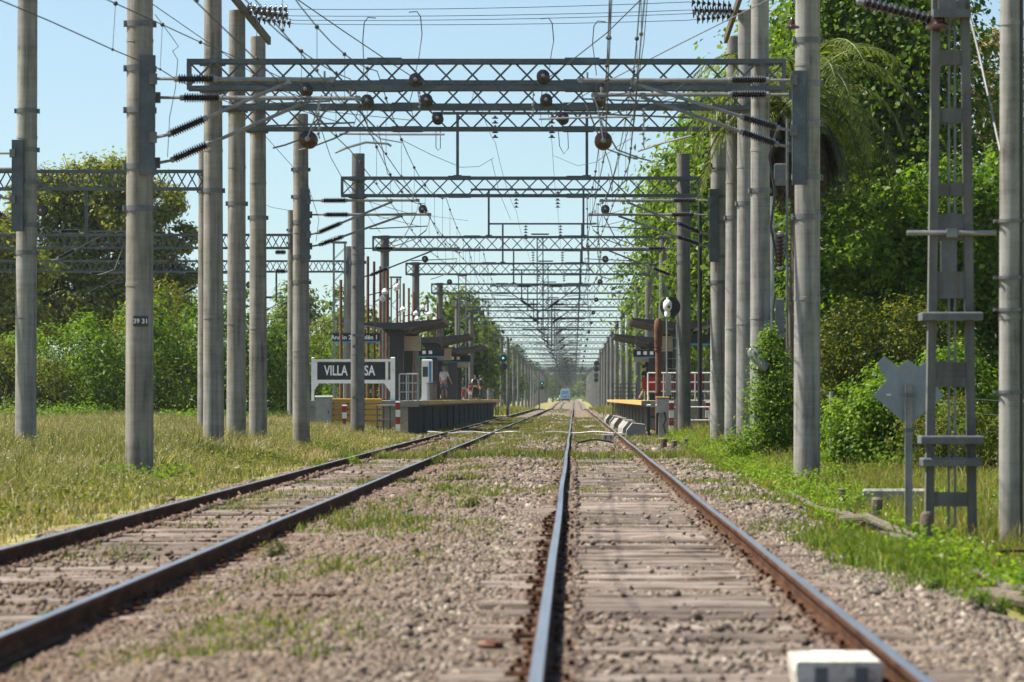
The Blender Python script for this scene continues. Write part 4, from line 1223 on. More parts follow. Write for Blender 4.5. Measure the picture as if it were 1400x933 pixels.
railing('dark railing by the far end of the right platform', PX(838,215), PX(870,215), 215, PT, .95, n=4, mat='black_paint', mid=3)
def bench_panel(label, px, Y, w, h, z):
    t = thing('platform_bench', label, 'bench', (PX(px,Y), Y, PT), 0, 'red platform benches')
    MB().box((0, .1, z), (w, .06, h)).build('backrest', M['red_paint'], t)
    MB().box((0, -.16, z-h/2-.06), (w, .42, .05)).build('seat', M['red_paint'], t)
    for x in (-w*.4, w*.4): MB().box((x, -.05, (z-h/2)/2), (.06, .4, z-h/2)).build('leg', M['dark_grey'], t)
bench_panel('dark red bench behind the rusty pipe on the right platform', 903, 150, 1.5, .5, .72)
bench_panel('dark red bench right of the dark mast on the right platform', 950, 150, .8, .62, .78)

def machine():
    Y = 180
    t = thing('ticket_machine', 'pale blue and white machine under the first island canopy', 'machine', (PX(584,Y), Y, PT))
    MB().cbox((0, 0, 1.0), (.52, .6, 2.0), .03).build('body', M['white_clean'], t)
    MB().box((.16, -.31, 1.05), (.12, .02, 1.7)).build('stripe', M['blue_paint'], t)
    MB().box((-.08, -.31, 1.4), (.26, .02, .5)).build('screen', M['glass_dark'], t)
machine()
def bin_at(label, px, Y):
    t = thing('litter_bin', label, 'bin', (PX(px,Y), Y, PT), 0, 'litter bins')
    MB().lathe([(0,.2),(.02,.22),(.75,.24),(.76,.2)], (0,0,0), (0,0,1), 14).build('drum', M['galv_dark'], t, True)
    MB().lathe([(.77,.25),(.8,.25),(.86,.16)], (0,0,0), (0,0,1), 14).build('lid', M['black_paint'], t, True)
bin_at('metal litter bin beside the ticket machine', 590, 170); bin_at('litter bin right of the waiting group', 670, 270)

# rusty lamp posts of the island platform
lp_pos = [('tall rusty post left of the dark pole, in front of the Andén sign', 466, 150, 7.2)]
for i, px in enumerate((503, 511.5, 520, 529)):
    lp_pos.append((('rusty lamp post right after the dark pole, first of the row of four', 'second rusty lamp post of the row right of the dark pole', 'third rusty lamp post of the row right of the dark pole', 'fourth rusty lamp post, touching the first canopy')[i], px, 158+6*i, 7.4))
for i, px in enumerate((543, 552, 559, 565.5, 572, 585, 598)):
    lp_pos.append((('rusty lamp post above the near end of the first canopy','rusty lamp post above the middle of the first canopy','rusty lamp post above the far end of the first canopy','rusty lamp post between first and second canopy','rusty lamp post right beside the pale lamp cluster','rusty lamp post above the second canopy','rusty lamp post above the third canopy')[i], px, 184+8*i, 7.3))
for i, (lab, px, Y, h) in enumerate(lp_pos):
    t = thing('rusty_lamp_post', lab, 'lamp post', (PX(px,Y), Y, PT if Y > 152 else .1), 0, 'rusty lamp posts')
    mb = MB(); mb.tube((0,0,-.05), (0,0,h-PT), .075, .06, 9); mb.box((0,0,.03), (.3,.3,.05)); mb.build('post', M['rust'], t, True)
    if i:
        ar = rnd.uniform(.35, .75); az = rnd.uniform(-.8, .8)*1.2; hz = h-PT-rnd.uniform(.7, 1.7); hx = ar*math.cos(az); hy = ar*math.sin(az)
        mb = MB(); mb.tube((0,0,hz-.2), (hx,hy,hz), .025, n=6); mb.build('arm', M['rust'], t, True)
        mb = MB(); mb.lathe([(0,.04),(.03,.13),(.14,.15),(.24,.08),(.28,.04)], (hx,hy,hz-.16), (rnd.uniform(-.3,.3),rnd.uniform(-.2,.2),1), 10); mb.build('lamp_head', M['white_paint'], t, True)
for i, (px, Y, h, w, lab) in enumerate(((464, 164, 8.2, .5, 'pale lattice column behind the name board, left of the dark pole'), (541, 205, 8.0, .5, 'lattice column rising behind the first canopy'), (632, 250, 9.6, .5, 'lattice column above the third canopy'), (664, 330, 10.2, .5, 'lattice column beyond the waiting group'))):
    t = thing('lattice_column', lab, 'lattice column', (PX(px,Y), Y, 0), 0, 'lattice columns by the platform')
    mb = MB()
    for a in (-w/2, w/2):
        for b in (-w/2, w/2): mb.box((a, b, h/2), (.06, .06, h))
    n = int(h/.5)
    for j in range(n):
        sgn = 1 if j % 2 else -1
        for b in (-w/2-.035, w/2+.035): mb.bar((-w/2*sgn, b, j*.5), (w/2*sgn, b, j*.5+.5), .03, .02)
    mb.build('frame', M['galv'], t)
    MB().box((0, 0, h+.05), (w*1.3, w*1.3, .08)).build('cap_plate', M['galv_dark'], t)
# rusty stand pipe on the right
t = thing('stand_pipe', 'thick rusty pipe with collars standing before the right platform', 'pipe', (PX(900,132), 132, -.1))
mb = MB(); mb.lathe([(-.3,.11),(3.2,.105),(3.22,.14),(3.42,.14),(3.44,.15),(3.9,.155),(4.15,.14),(4.25,.08)], (0,0,0), (0,0,1), 14); mb.build('pipe', M['rust'], t, True)
for z in (1.55, 3.1): MB().lathe([(0,.15),(.06,.15)], (0,0,z), (0,0,1), 14).build('collar', M['rust'], t, True)
t = thing('slim_pole', 'thin black pole standing between the dark mast and the pale mast on the right', 'pole', (PX(957,135), 135, -.1))
MB().tube((0,0,-.3), (0,0,8.6), .09, .075, 12).build('shaft', M['black_paint'], t, True)
MB().lathe([(0,.08),(.05,.09),(.12,.04)], (0,0,8.6), (0,0,1), 12).build('cap', M['black_paint'], t, True)

# signals
def signal_board():
    Y = 128.5
    x = PX(912.5, Y); zc = PZ(420, Y)
    t = thing('signal', 'black oval target signal with pale lamp housing left of the dark mast', 'signal', (x, Y, 0))
    mb = MB(); mb.lathe([(0,.01),(.004,.36),(.03,.36),(.034,.01)], (0,0,0), (0,-1,0), 22); 
    mb.v = [(a, b, c*1.0) for a, b, c in mb.v]
    mb.build('target_board', M['black_paint'], t, False, (.1, .02, zc))
    mb = MB()
    mb.lathe([(-.36,.03),(-.33,.1),(-.2,.11),(-.15,.085),(-.05,.15),(.12,.16),(.22,.1),(.26,.05),(.34,.035)], (0,-.14,zc), (0,0,1), 14)
    mb.build('lamp_housing', M['white_clean'], t, True)
    mb = MB(); mb.lathe([(0,.055),(.07,.05),(.075,.02)], (.04,-.29,zc+.0), (0,-1,0), 10); mb.build('lens', M['glass_dark'], t, True)
    mb = MB(); mb.tube((-.02,0,.0), (-.02,0,zc-.3), .03, n=8); mb.tube((.33,0,0), (.33,0,zc-.6), .03, n=8)
    for i in range(9): mb.tube((-.02,0,.5+i*.36), (.33,0,.5+i*.36), .014, n=6)
    mb.build('ladder', M['galv'], t, True)
    MB().box((.03,-.1,1.75), (.2,.16,.75)).build('control_box', M['box_grey'], t)
signal_board()
def light_signal(label, px, Y, zc, lit, side=0):
    t = thing('signal', label, 'signal', (PX(px,Y), Y, float(dip(Y))))
    MB().tube((side,0.1,-.3), (side,.1,zc+1.6), .11, n=10).build('post', M['galv_dark'], t, True)
    mb = MB(); mb.lathe([(0,.3),(.05,.32),(.1,.2),(.11,.02)], (0,0,zc), (0,-1,0), 16); mb.lathe([(0,.3),(.05,.32),(.1,.2),(.11,.02)], (0,0,zc-.66), (0,-1,0), 16)
    mb.tube((side,.1,zc), (0,.02,zc), .05, n=6)
    mb.build('head', M['black_paint'], t, True)
    MB().lathe([(0,.08),(.03,.07),(.04,.01)], (0,-.115,zc), (0,-1,0), 12).build('lamp', M[lit], t, True)
M['green_lamp'] = emit('green_lamp', (.05,.7,.5), 1.1)
M['dead_lamp'] = plain('dead_lamp', (.03,.03,.03), .2)
light_signal('signal with a lit green lamp at the far end of the island platform', 688, 285, PZ(490,285), 'green_lamp', .35)
light_signal('tiny distant signal with a lit green lamp left of the tracks', 741, 560, PZ(521,560), 'green_lamp', -.4)
light_signal('dark unlit signal far off beside the right platform', 815.5, 420, PZ(497,420), 'dead_lamp', .4)
light_signal('low dark unlit signal far off above the right-hand rails', 815, 500, PZ(512,500), 'dead_lamp', .4)

# concrete kerb blocks along the right platform
for i in range(9):
    Y = 129+i*8.2
    t = thing('concrete_block', ('nearest sloped concrete block at the foot of the right platform' if i == 0 else 'second concrete block at the foot of the right platform' if i == 1 else 'sloped concrete block in the row running along the right platform'), 'block', (2.18-.02*i, Y, -.16), rnd.uniform(-.04,.04), 'concrete blocks along the right platform')
    mb = MB(); w = .36
    mb.prism([(-w, 0), (w, 0), (w*.9, .5), (-w*.35, .55), (-w*.9, .3)], 0, 3.4+rnd.uniform(-.4,.6))
    mb.build('block', M['concrete_slab'], t)

# track magnets between the rails
def magnet(label, x, Y, w, l, h):
    t = thing('track_magnet', label, 'track magnet', (x, Y, -.17), 0, 'white track magnets')
    me = MB(); me.prism([(-w/2+.035, .0), (w/2-.035, .0), (w/2-.008, h-.02), (w/2-.012, h+.022), (w/2-.022, h+.03), (-w/2+.022, h+.03), (-w/2+.012, h+.022), (-w/2+.008, h-.02)], -l/2, l/2); me.build('body', M['white_worn'], t)
    for dx in (-w*.2, w*.24):
        MB().box((dx, -l/2-.003, h*.6+.02), (w*.14, .014, h*.6)).build('slot', M['galv_dark'], t)
    MB().box((-.02, .0, h+.036), (w*.36, l*.5, .014)).build('top_plate', M['white_paint'], t)
    MB().box((0, 0, .01), (w*1.3, l*.7, .04)).build('base_plate', M['dark_grey'], t)
magnet('white block with two grey slots by the right rail, cut by the bottom edge', 1.25, 17.6, .43, .75, .16)
magnet('small white block with two dark stripes beside the cross duct', 1.12, 121, .41, .6, .2)

# white duct across both tracks and a bowed cable
pts = [(PX(x,138), 138+.2*math.sin(x*.05), -.02+.03*math.sin(x*.11)) for x in range(585, 862, 9)]
tag(MB().path(pts, .023, 7).build('cable_duct', M['white_paint'], None, True), 'white cable duct laid straight across both tracks before the platforms', 'duct')
pts = [(PX(786+6*i,112), 112+.25*i, -.13+.11*math.sin(math.pi*i/9)) for i in range(10)]
tag(MB().path(pts, .028, 6).build('track_cable', M['black_paint'], None, True), 'dark bowed cable between the rails below the small white block', 'cable')
# thin dark line laid across the ballast as a slim tube
tag(MB().path([(PX(368,25.3),25.3,-.10),(PX(430,25.2),25.2,-.095),(PX(505,25.2),25.2,-.10),(PX(572,25.3),25.3,-.095)], .012, 6).build('dark_line', M['rail_rust'], None, True), 'thin dark line across the ballast between the tracks', 'rod')
# a few bigger stones
for lab, px, py, s, mt in (('dark red brick chunk on the ballast left of the bright rail', 672, 882, .05, 'rust'), ('pale rubble lump between the rails before the white duct', 805, 586, .2, 'concrete_slab'), ('dark stone beside the right rail near the grass tuft', 1196, 812, .04, 'concrete_dark')):
    Y = F*(CAMH+.12)/(py-545)
    me = MB().ball((0,0,0), s, 7).mesh('stone'); 
    for v in me.vertices: v.co *= rnd.uniform(.75, 1.15); v.co.x *= 1.5; v.co.z *= .7
    tag(link('loose_stone', me, M[mt], None, (PX(px,Y), Y, -.12)), lab, 'stone')

# back of the diamond sign
def diamond_sign():
    Y = 43.75
    t = thing('road_sign', 'grey back of a notched diamond sign on a post, left of the ladder post', 'sign', (PX(1242,Y), Y, -.42))
    px = [(1197,497),(1206,487),(1222,501),(1230,497),(1238,492),(1243,490),(1250,496),(1258,501),(1268,488),(1278,497),(1288,505),(1276,522),(1291,540),(1262,566),(1242,585),(1218,560),(1195,541),(1214,519)]
    px = [(1199,498),(1209,487),(1228,502),(1242,492),(1256,502),(1275,487),(1285,498),(1272,520),(1291,541),(1242,583),(1194,541),(1212,520)]
    mb = MB(); mb.prism([(PX(a,Y)-PX(1242,Y), PZ(b,Y)+.42) for a, b in px], .0, .025); mb.build('board', M['sign_grey'], t)
    mb = MB(); mb.box((0, -.035, .9), (.085, .05, 1.9)); mb.box((-.04,-.05,.9), (.012,.06,1.9)); mb.build('post', M['galv'], t)
    for z in (1.3, 1.72): MB().box((0, -.065, z), (.13, .012, .05)).build('clamp', M['galv_dark'], t)
    for bx, bz in ((-.22,.0),(.2,.0),(-.1,.2),(.1,-.2),(-.16,-.16)): MB().tube((bx, -.012, 1.52+bz), (bx, .0, 1.52+bz), .012, n=7).build('bolt', M['galv'], t)
    MB().box((PX(1215,Y)-PX(1242,Y), -.006, PZ(540,Y)+.42), (.06, .006, .02)).build('sticker', M['white_paint'], t)
diamond_sign()

# ------------------------------------------------------------------ right-hand poles: conduits and boxes
t = thing('conduit_pole', 'slim pale conduit pole with grey boxes beside the tall right poles', 'conduit', (PX(1056,84), 84, -.2))
MB().tube((0,0,-.2), (0,0,6.1), .045, n=8).build('pipe', M['galv'], t, True)
MB().tube((.35,.2,-.2), (.35,.2,7.9), .03, n=8).build('pipe', M['galv_dark'], t, True)
for z, w, h in ((3.3,.2,.9), (5.0,.22,.5), (6.6,.26,.5)): MB().cbox((.17,-.02,z), (w,.2,h), .02).build('box', M['galv_dark'], t)
insulator((.17,-.1,4.4), (.17,-.1,5.3), .09, 8).build('insulator', [M['porcelain_brown'], M['galv']], t, True)
MB().path([(.1,-.2,7.6),(-.1,-.3,7.0),(.05,-.25,6.2),(-.05,-.2,5.4),(.1,-.2,4.6)], .03, 6).build('cable', M['black_paint'], t, True)
for lab, px, py, Y in (('brown bell insulator on the pale mast near the picture top', 1082, 42, 64), ('brown bell insulator on the mast before the plane trees', 971, 233, 100)):
    mb = MB(); mb.lathe([(0,.03),(.02,.13),(.05,.13),(.08,.06),(.16,.05),(.2,.02)], (0,0,0), (0,0,1), 14)
    tag(mb.build('bell_insulator', M['porcelain_brown'], None, True, (PX(px,Y)-.0, Y-.2, PZ(py,Y))), lab, 'insulator')
mb = MB(); mb.lathe([(0,.1),(.1,.14),(.5,.14),(.6,.07)], (0,0,0), (.6,-.3,-.75), 12)
tag(mb.build('floodlight', M['galv'], None, True, (PX(1026,80), 80, PZ(478,80))), 'tilted pale floodlight poking out of the vines on the right poles', 'lamp')
# hanging box insulators left of the pole by the board
for i, y0 in enumerate((345, 371)):
    o = insulator((PX(376,160),160,PZ(y0,160)), (PX(391,160),160,PZ(y0,160)), .13, 6, 10).build('post_insulator', INS, None, True)
    tag(o, ('upper','lower')[i]+' black stub insulator on the stout pole left of the name board', 'insulator', 'black stub insulators')

# ------------------------------------------------------------------ people
def skin_mesh(name, verts, edges, rad, mat, parent, sub=1):
    me = bpy.data.meshes.new(name); me.from_pydata(verts, edges, [])
    tmp = bpy.data.objects.new('skin_tmp', me); COL.objects.link(tmp)
    tmp.modifiers.new('s', 'SKIN')
    for i, r in enumerate(rad):
        sv = me.skin_vertices[0].data[i]; sv.radius = (r, r) if not isinstance(r, tuple) else r
        sv.use_root = (i == 0)
    sm = tmp.modifiers.new('d', 'SUBSURF'); sm.levels = sub; sm.render_levels = sub
    dg = bpy.context.evaluated_depsgraph_get(); dg.update()
    m2 = bpy.data.meshes.new_from_object(tmp.evaluated_get(dg))
    bpy.data.objects.remove(tmp); bpy.data.meshes.remove(me)
    m2.materials.clear(); m2.polygons.foreach_set('use_smooth', [True]*len(m2.polygons))
    m2.name = name
    return link(name, m2, mat, parent)

def person(label, px, Y, h, z, rz=0.0, shirt='cloth_white', legs='cloth_black', shorts=False, sleeves=False, stride=.0, armL=(.0,.0), armR=(.0,.0), hair='hair', bag=None, longhair=False, zbase=None):
    t = thing('person', label, 'person', (PX(px,Y), Y, z), rz)
    k = h/1.75
    def S(p): return (p[0]*k, p[1]*k, p[2]*k)
    hip = .93; sh = 1.43
    aL, aR = armL, armR
    elL = (-.25-aL[0]*.5, -aL[1]*.6, 1.15+abs(aL[0])*.1); haL = (-.27-aL[0], -aL[1]*1.6-.04, .88+abs(aL[1])*.5)
    elR = (.25+aR[0]*.5, -aR[1]*.6, 1.15+abs(aR[0])*.1); haR = (.27+aR[0], -aR[1]*1.6-.04, .88+abs(aR[1])*.5)
    s = stride
    V = [(0,0,hip),(0,.01,1.15),(0,.0,1.36),(0,0,1.5),(0,-.02,1.56),(0,-.03,1.66),(0,-.02,1.73),
         (-.17,0,sh),elL,haL,(haL[0],haL[1]-.02,haL[2]-.12),
         (.17,0,sh),elR,haR,(haR[0],haR[1]-.02,haR[2]-.12),
         (-.1,0,.87),(-.11,-.03-s*.5,.48),(-.11,.03-s,.09+.02*s),(-.12,-.12-s,.04),
         (.1,0,.87),(.11,-.03+s*.4,.48),(.11,.03+s,.09+.05*s),(.12,-.12+s,.04)]
    E = [(0,1),(1,2),(2,3),(3,4),(4,5),(5,6),(2,7),(7,8),(8,9),(9,10),(2,11),(11,12),(12,13),(13,14),(0,15),(15,16),(16,17),(17,18),(0,19),(19,20),(20,21),(21,22)]
    rad = [(.14,.1),(.13,.095),(.15,.1),.06,.065,(.085,.1),(.06,.07),.06,.045,.032,.035,.06,.045,.032,.035,.085,.058,.042,.04,.085,.058,.042,.04]
    skin_mesh('body', [S(v) for v in V], E, [tuple(q*k for q in r) if isinstance(r, tuple) else r*k for r in rad], M['skin'], t)
    # shirt
    idx = [1,2,7,11,8,12]; VV = [S((0,0,.97)), S(V[1]), S((0,0,1.4)), S(V[7]), S(V[11]), S(Vector(V[7]).lerp(Vector(V[8]), .75)), S(Vector(V[11]).lerp(Vector(V[12]), .75))]
    if sleeves: VV[5] = S(Vector(V[8])); VV[6] = S(Vector(V[12])); VV += [S(Vector(V[8]).lerp(Vector(V[9]), .9)), S(Vector(V[12]).lerp(Vector(V[13]), .9))]
    EE = [(0,1),(1,2),(2,3),(2,4),(3,5),(4,6)]+([(5,7),(6,8)] if sleeves else [])
    rr = [(.175,.13),(.165,.125),(.17,.12),.082,.082,.066,.066]+([.05,.05] if sleeves else [])
    skin_mesh('shirt', VV, EE, [tuple(q*k for q in r) if isinstance(r, tuple) else r*k for r in rr], M[shirt], t)
    lo = .55 if shorts else .12
    VV = [S((0,0,.98)), S((0,0,.9)), S(V[15]), S(V[19])]; EE = [(0,1),(1,2),(1,3)]; rr = [(.16,.12),(.165,.125),.105,.105]
    kn = [Vector(V[16]), Vector(V[20])]; an = [Vector(V[17]), Vector(V[21])]
    for q in range(2):
        VV.append(S(kn[q].lerp(an[q], 0) if not shorts else kn[q]+Vector((0,0,.03)))); EE.append((2+q, len(VV)-1)); rr.append(.082 if not shorts else .1)
        if not shorts: VV.append(S(an[q]+Vector((0,0,.03)))); EE.append((len(VV)-2, len(VV)-1)); rr.append(.062)
    skin_mesh('trousers', VV, EE, [tuple(x*k for x in r) if isinstance(r, tuple) else r*k for r in rr], M[legs], t)
    for q, v in enumerate((V[18], V[22])):
        MB().lathe([(0,.03),(.03,.05),(.14,.052),(.24,.045),(.27,.02)], S((v[0], v[1]+.2, v[2]+.008)), (0,-1,-.02), 8).build('shoe', M['cloth_black'], t, True)
    mb = MB(); mb.lathe([(-.02,.098),(.05,.112),(.1,.095),(.135,.05),(.145,.01)], S((0,.0,1.655)), (0,.25,1), 12)
    if longhair: mb.lathe([(0,.09),(.15,.1),(.3,.06)], S((0,.05,1.7)), (0,.2,-1), 10)
    mb.v = [(a,b,c) for a,b,c in mb.v]
    mb.build('hair', M[hair], t, True)
    mb = MB(); mb.lathe([(0,.012),(.02,.018),(.035,.008)], S((0,-.105,1.655)), (0,-1,-.3), 6); mb.build('nose', M['skin'], t, True)
    for x in (-.035,.035): MB().ball(S((x,-.105,1.685)), .012, 6).build('eye', M['cloth_black'], t, True)
    return t
PZP = PT+.004
person('man in white shirt and grey shorts standing at the island platform edge', 607, 190, 1.74, PZP, R(155), 'cloth_white', 'cloth_grey', True, False, .1, (.05,.12), (.03,.1), 'hair_grey')
person('person all in black crouched among the waiting group, leftmost', 627, 258, 1.25, PZP, R(30), 'cloth_black', 'cloth_black', False, True, .05, longhair=True)
person('person in dark clothes with long hair behind the crouched one', 634, 262, 1.5, PZP, R(190), 'cloth_black', 'cloth_red', False, True, .1, longhair=True)
person('child in red and white standing inside the waiting group', 643, 258, 1.12, PZP, R(10), 'cloth_red', 'cloth_white', True, False, .04, longhair=True)
person('person in white shirt with a black backpack in the waiting group', 649.5, 262, 1.72, PZP, R(10), 'cloth_white', 'cloth_black', False, False, .05)
person('person dressed in black, rightmost of the waiting group', 657, 258, 1.66, PZP, R(80), 'cloth_black', 'cloth_black', False, True, .12)
person('dark dressed walker with bare legs on the right platform', 881, 185, 1.74, PZP, R(70), 'cloth_black', 'cloth_navy', True, False, .3, (.02,.1), (.02,-.1))
person('person in dark top sitting height behind the railing on the right platform', 923, 152, 1.7, PZP, R(180), 'cloth_navy', 'cloth_black', False, True, .02)
t = thing('backpack', 'black backpack worn by the person in the white shirt', 'bag', (PX(649.5,262), 261.78, PZP+1.05))
MB().cbox((0,0,.22), (.32,.18,.46), .06).build('pack', M['cloth_black'], t)
MB().box((0,-.1,.14), (.22,.05,.2)).build('pocket', M['dark_grey'], t)
# bicycle next to the man
def bicycle():
    t = thing('bicycle', 'bicycle held by the man in the white shirt', 'bicycle', (PX(601,189), 188.6, PZP), R(60))
    for x in (-.5, .5):
        mb = MB(); mb.path([(x+.33*math.cos(a), 0, .35+.33*math.sin(a)) for a in [2*math.pi*i/20 for i in range(21)]], .022, 6); w = mb.build('wheel', M['black_paint'], t, True)
        mb = MB()
        for i in range(8): a = math.pi*i/8; mb.tube((x+.31*math.cos(a),0,.35+.31*math.sin(a)), (x-.31*math.cos(a),0,.35-.31*math.sin(a)), .004, n=4)
        mb.build('spokes', M['galv'], w, True)
    mb = MB(); mb.tube((-.5,0,.35),(-.05,0,.32),.016); mb.tube((-.05,0,.32),(.36,0,.78),.018); mb.tube((-.05,0,.32),(-.2,0,.82),.016); mb.tube((-.2,0,.78),(.36,0,.8),.016); mb.tube((-.5,0,.35),(-.19,0,.76),.014); mb.tube((.5,0,.35),(.34,0,.92),.016)
    mb.build('frame', M['rust'], t, True)
    MB().box((-.21,0,.86), (.24,.13,.06)).build('saddle', M['black_paint'], t)
    MB().path([(.3,-.28,.98),(.36,-.1,.96),(.36,.1,.96),(.3,.28,.98)], .015, 6).build('handlebar', M['galv'], t, True)
bicycle()

# ------------------------------------------------------------------ the distant train
M['train_pale_haze'] = plain('train_pale_haze', (.42,.56,.66), .5)  # blue and white livery, paled with the distant haze mixed into its colours
M['train_blue_haze'] = plain('train_blue_haze', (.13,.3,.48), .5)
def train():
    Y = 1105; x = -2.75
    t = thing('train', 'tiny pale blue and white train coming up the line in the haze', 'train', (x, Y, .25))
    prof = [(-1.45,.9),(1.45,.9),(1.5,2.2),(1.36,3.6),(.9,4.05),(-.9,4.05),(-1.36,3.6),(-1.5,2.2)]
    MB().prism(prof, 0, 24).build('car_body', M['train_pale_haze'], t)
    MB().prism([(-1.25,1.0),(1.25,1.0),(1.28,1.9),(-1.28,1.9)], -.06, -.002).build('front_band', M['train_blue_haze'], t)
    MB().prism([(-1.1,2.2),(1.1,2.2),(1.0,3.3),(-1.0,3.3)], -.07, -.003).build('windscreen', M['train_blue_haze'], t)  # low-contrast blue glass, haze put into its colour
    mb = MB()
    for y in (3, 20):
        for s in (-.85, .85): mb.lathe([(-.07,.45),(.07,.45)], (s, y, .35), (1,0,0), 12)
        mb.box((0, y, .6), (2.2, 2.6, .5))
    mb.build('bogie', M['dark_grey'], t)
    for s in (-.85, .85): MB().lathe([(0,.14),(.05,.12)], (s, -.06, 1.3), (0,-1,0), 10).build('headlight', M['white_clean'], t)
    mb = MB(); mb.bar((-.8,4,4.1),(0,5,5.2),.06,.06); mb.bar((.8,4,4.1),(0,5,5.2),.06,.06); mb.box((0,5,5.25),(1.6,.1,.05)); mb.build('pantograph', M['dark_grey'], t)
train()
# ------------------------------------------------------------------ trees and shrubs on the right
PLANE = 'plane trees behind the right platform'
for i, (x, Y, w, h, lab) in enumerate(((10.2,136,8.2,18.5,'tall plane tree with the palm in front of it, crown past the picture top'),
        (8.2,158,7.8,17.6,'plane tree standing behind the nearer right canopy'),
        (8.3,192,8.4,17.2,'plane tree behind the farther right canopy'),
        (8.4,232,9.4,17.0,'plane tree past the right canopies, its low leaves reaching towards the girders'),
        (8.6,280,9.6,16.5,'farthest of the plane trees along the right platform'))):
    bl = rblobs(w, h-2.6, w, 15, 2.6, (.34,.5), 20+i)
    tree('plane_tree', lab, 'tree', (x, Y, 0), bl, 34000 if i < 2 else 22000, .17 if i < 2 else .21, M['leaf_plane'], .26, M['bark_pale'], PLANE, h*.8, nclump=150, spread=.22)
tree('broadleaf_tree', 'big dark green tree filling the sky left of the ladder post', 'tree', (10.4, 120, 0),
     rblobs(7.2, 15, 8, 18, 2.5, (.34,.5), 31)+[((-1.2,0,15),(2.4,3,3)), ((.6,0,16.5),(2.2,2.6,2.4))], 52000, .125, M['leaf_deep'], .3, M['bark'], 'big trees on the right', 14, nclump=260, spread=.2)
tree('broadleaf_tree', 'big green tree right of the ladder post behind the post at the right edge', 'tree', (17.2, 128, 0),
     rblobs(8, 9, 8, 14, 1.0, (.34,.5), 33), 30000, .13, M['leaf_deep'], .28, M['bark'], 'big trees on the right', 10, nclump=200, spread=.2)
tree('autumn_tree', 'brownish yellow tree crown high up at the right picture edge', 'tree', (17.6, 150, 0),
     [((-.6,0,14.2),(1.7,1.7,2.2)), ((.7,0,12.5),(1.9,1.9,2.0)), ((0,0,10),(2.2,2.2,2.4)), ((-.4,0,7.5),(1.8,1.8,2.5))], 11000, .12, M['leaf_rusty'], .2, M['bark'], None, 13, nclump=130)
shrub('vine_thicket', 'tall leafy thicket behind the ladder post, its top rounded in full sun', (9.6, 98, -.1),
      [((-1.9,0,5.4),(1.7,1.6,1.4)), ((.6,.3,6.2),(2.1,1.8,1.7)), ((2.6,.3,6.6),(1.9,1.7,1.6)), ((-2.6,0,3.4),(1.7,1.5,1.8)), ((0,0,3.6),(2.2,1.7,2.2)), ((2.6,0,4.0),(2.1,1.7,2.2)), ((-.6,0,1.4),(2.6,1.6,1.5)), ((2.6,0,1.4),(2.3,1.6,1.6)), ((4.6,.2,3.6),(1.8,1.6,3.2)), ((4.4,.2,1.3),(1.7,1.6,1.6))],
      52000, .095, M['leaf_thicket'], None, 'thicket', nclump=330, spread=.16)
shrub('olive_bush', 'olive green bush between the pale mast and the ladder post', (7.4, 85, -.15),
      [((-.9,0,2.6),(.95,.9,1.0)), ((.3,0,2.7),(1.0,.9,1.0)), ((1.2,0,2.1),(.8,.8,1.0)), ((-.7,0,1.2),(1.1,.9,1.1)), ((.6,0,1.1),(1.1,.9,1.1))],
      26000, .05, M['leaf_olive'], 'bushes by the right masts', 'bush', nclump=260, spread=.16)
shrub('green_bush', 'low bright green bush left of the grey diamond sign', (5.75, 68, -.3),
      [((-.5,0,1.1),(.6,.5,.55)), ((.1,0,1.4),(.6,.5,.5)), ((.7,0,1.05),(.6,.5,.6)), ((-.3,-.1,.5),(.8,.5,.5)), ((.6,-.1,.45),(.8,.5,.45)), ((1.3,.3,.7),(.5,.5,.6))],
      22000, .042, M['leaf_bright'], 'bushes by the right masts', 'bush', nclump=200, spread=.17)
shrub('green_bush', 'wide leafy bush filling the gap behind the ladder post and diamond sign', (7.3, 78, -.3),
      [((-1.2,0,.9),(.9,.7,.9)), ((0,0,1.2),(1.0,.7,1.0)), ((1.1,0,1.3),(.9,.7,1.1)), ((-.6,0,1.7),(.7,.6,.6)), ((.7,0,2.1),(.7,.6,.6)), ((1.6,0,.6),(.8,.7,.7))],
      24000, .05, M['leaf_thicket'], 'bushes by the right masts', 'bush', nclump=240, spread=.18)
shrub('flowering_bush', 'straggly bush with pinkish blossom behind the grey diamond sign', (6.6, 66, -.3),
      [((-.4,0,.6),(.6,.5,.6)), ((.4,0,.8),(.6,.5,.8)), ((1.1,0,.6),(.5,.5,.6))], 8000, .035, M['leaf_olive'], 'bushes by the right masts', 'bush', nclump=150, spread=.18)
P = np.stack([rng.normal(6.25, .22, 150), rng.normal(65.5, .25, 150), rng.uniform(.75, 1.55, 150)], 1)
specks('blossoms', P, .02, M['flower_pink'], 'pinkish blossoms above the bush by the diamond sign', 'blossom')
shrub('vine', 'leafy vine climbing the foot of the tall right poles', (4.35, 80, -.2),
      [((-.25,0,.5),(.4,.35,.5)), ((.2,0,.9),(.42,.35,.6)), ((-.2,0,1.45),(.36,.32,.5)), ((.15,-.05,1.9),(.36,.3,.5)), ((-.2,0,2.35),(.3,.28,.38)), ((.3,0,.3),(.45,.35,.4)), ((-.1,0,2.8),(.2,.2,.25)), ((-.75,.2,.35),(.4,.35,.4)), ((.75,.1,.6),(.4,.35,.6)), ((.6,.1,1.3),(.3,.3,.4))],
      15000, .04, M['leaf_bright'], 'bushes by the right masts', 'vine', nclump=260, spread=.3)
shrub('vine', 'second leafy vine mass just right of the tall right poles', (5.0, 86, -.2),
      [((0,0,.6),(.5,.4,.7)), ((.2,0,1.3),(.4,.35,.6)), ((.5,0,.5),(.5,.4,.5))], 8000, .045, M['leaf_olive'], 'bushes by the right masts', 'vine', nclump=130, spread=.2)
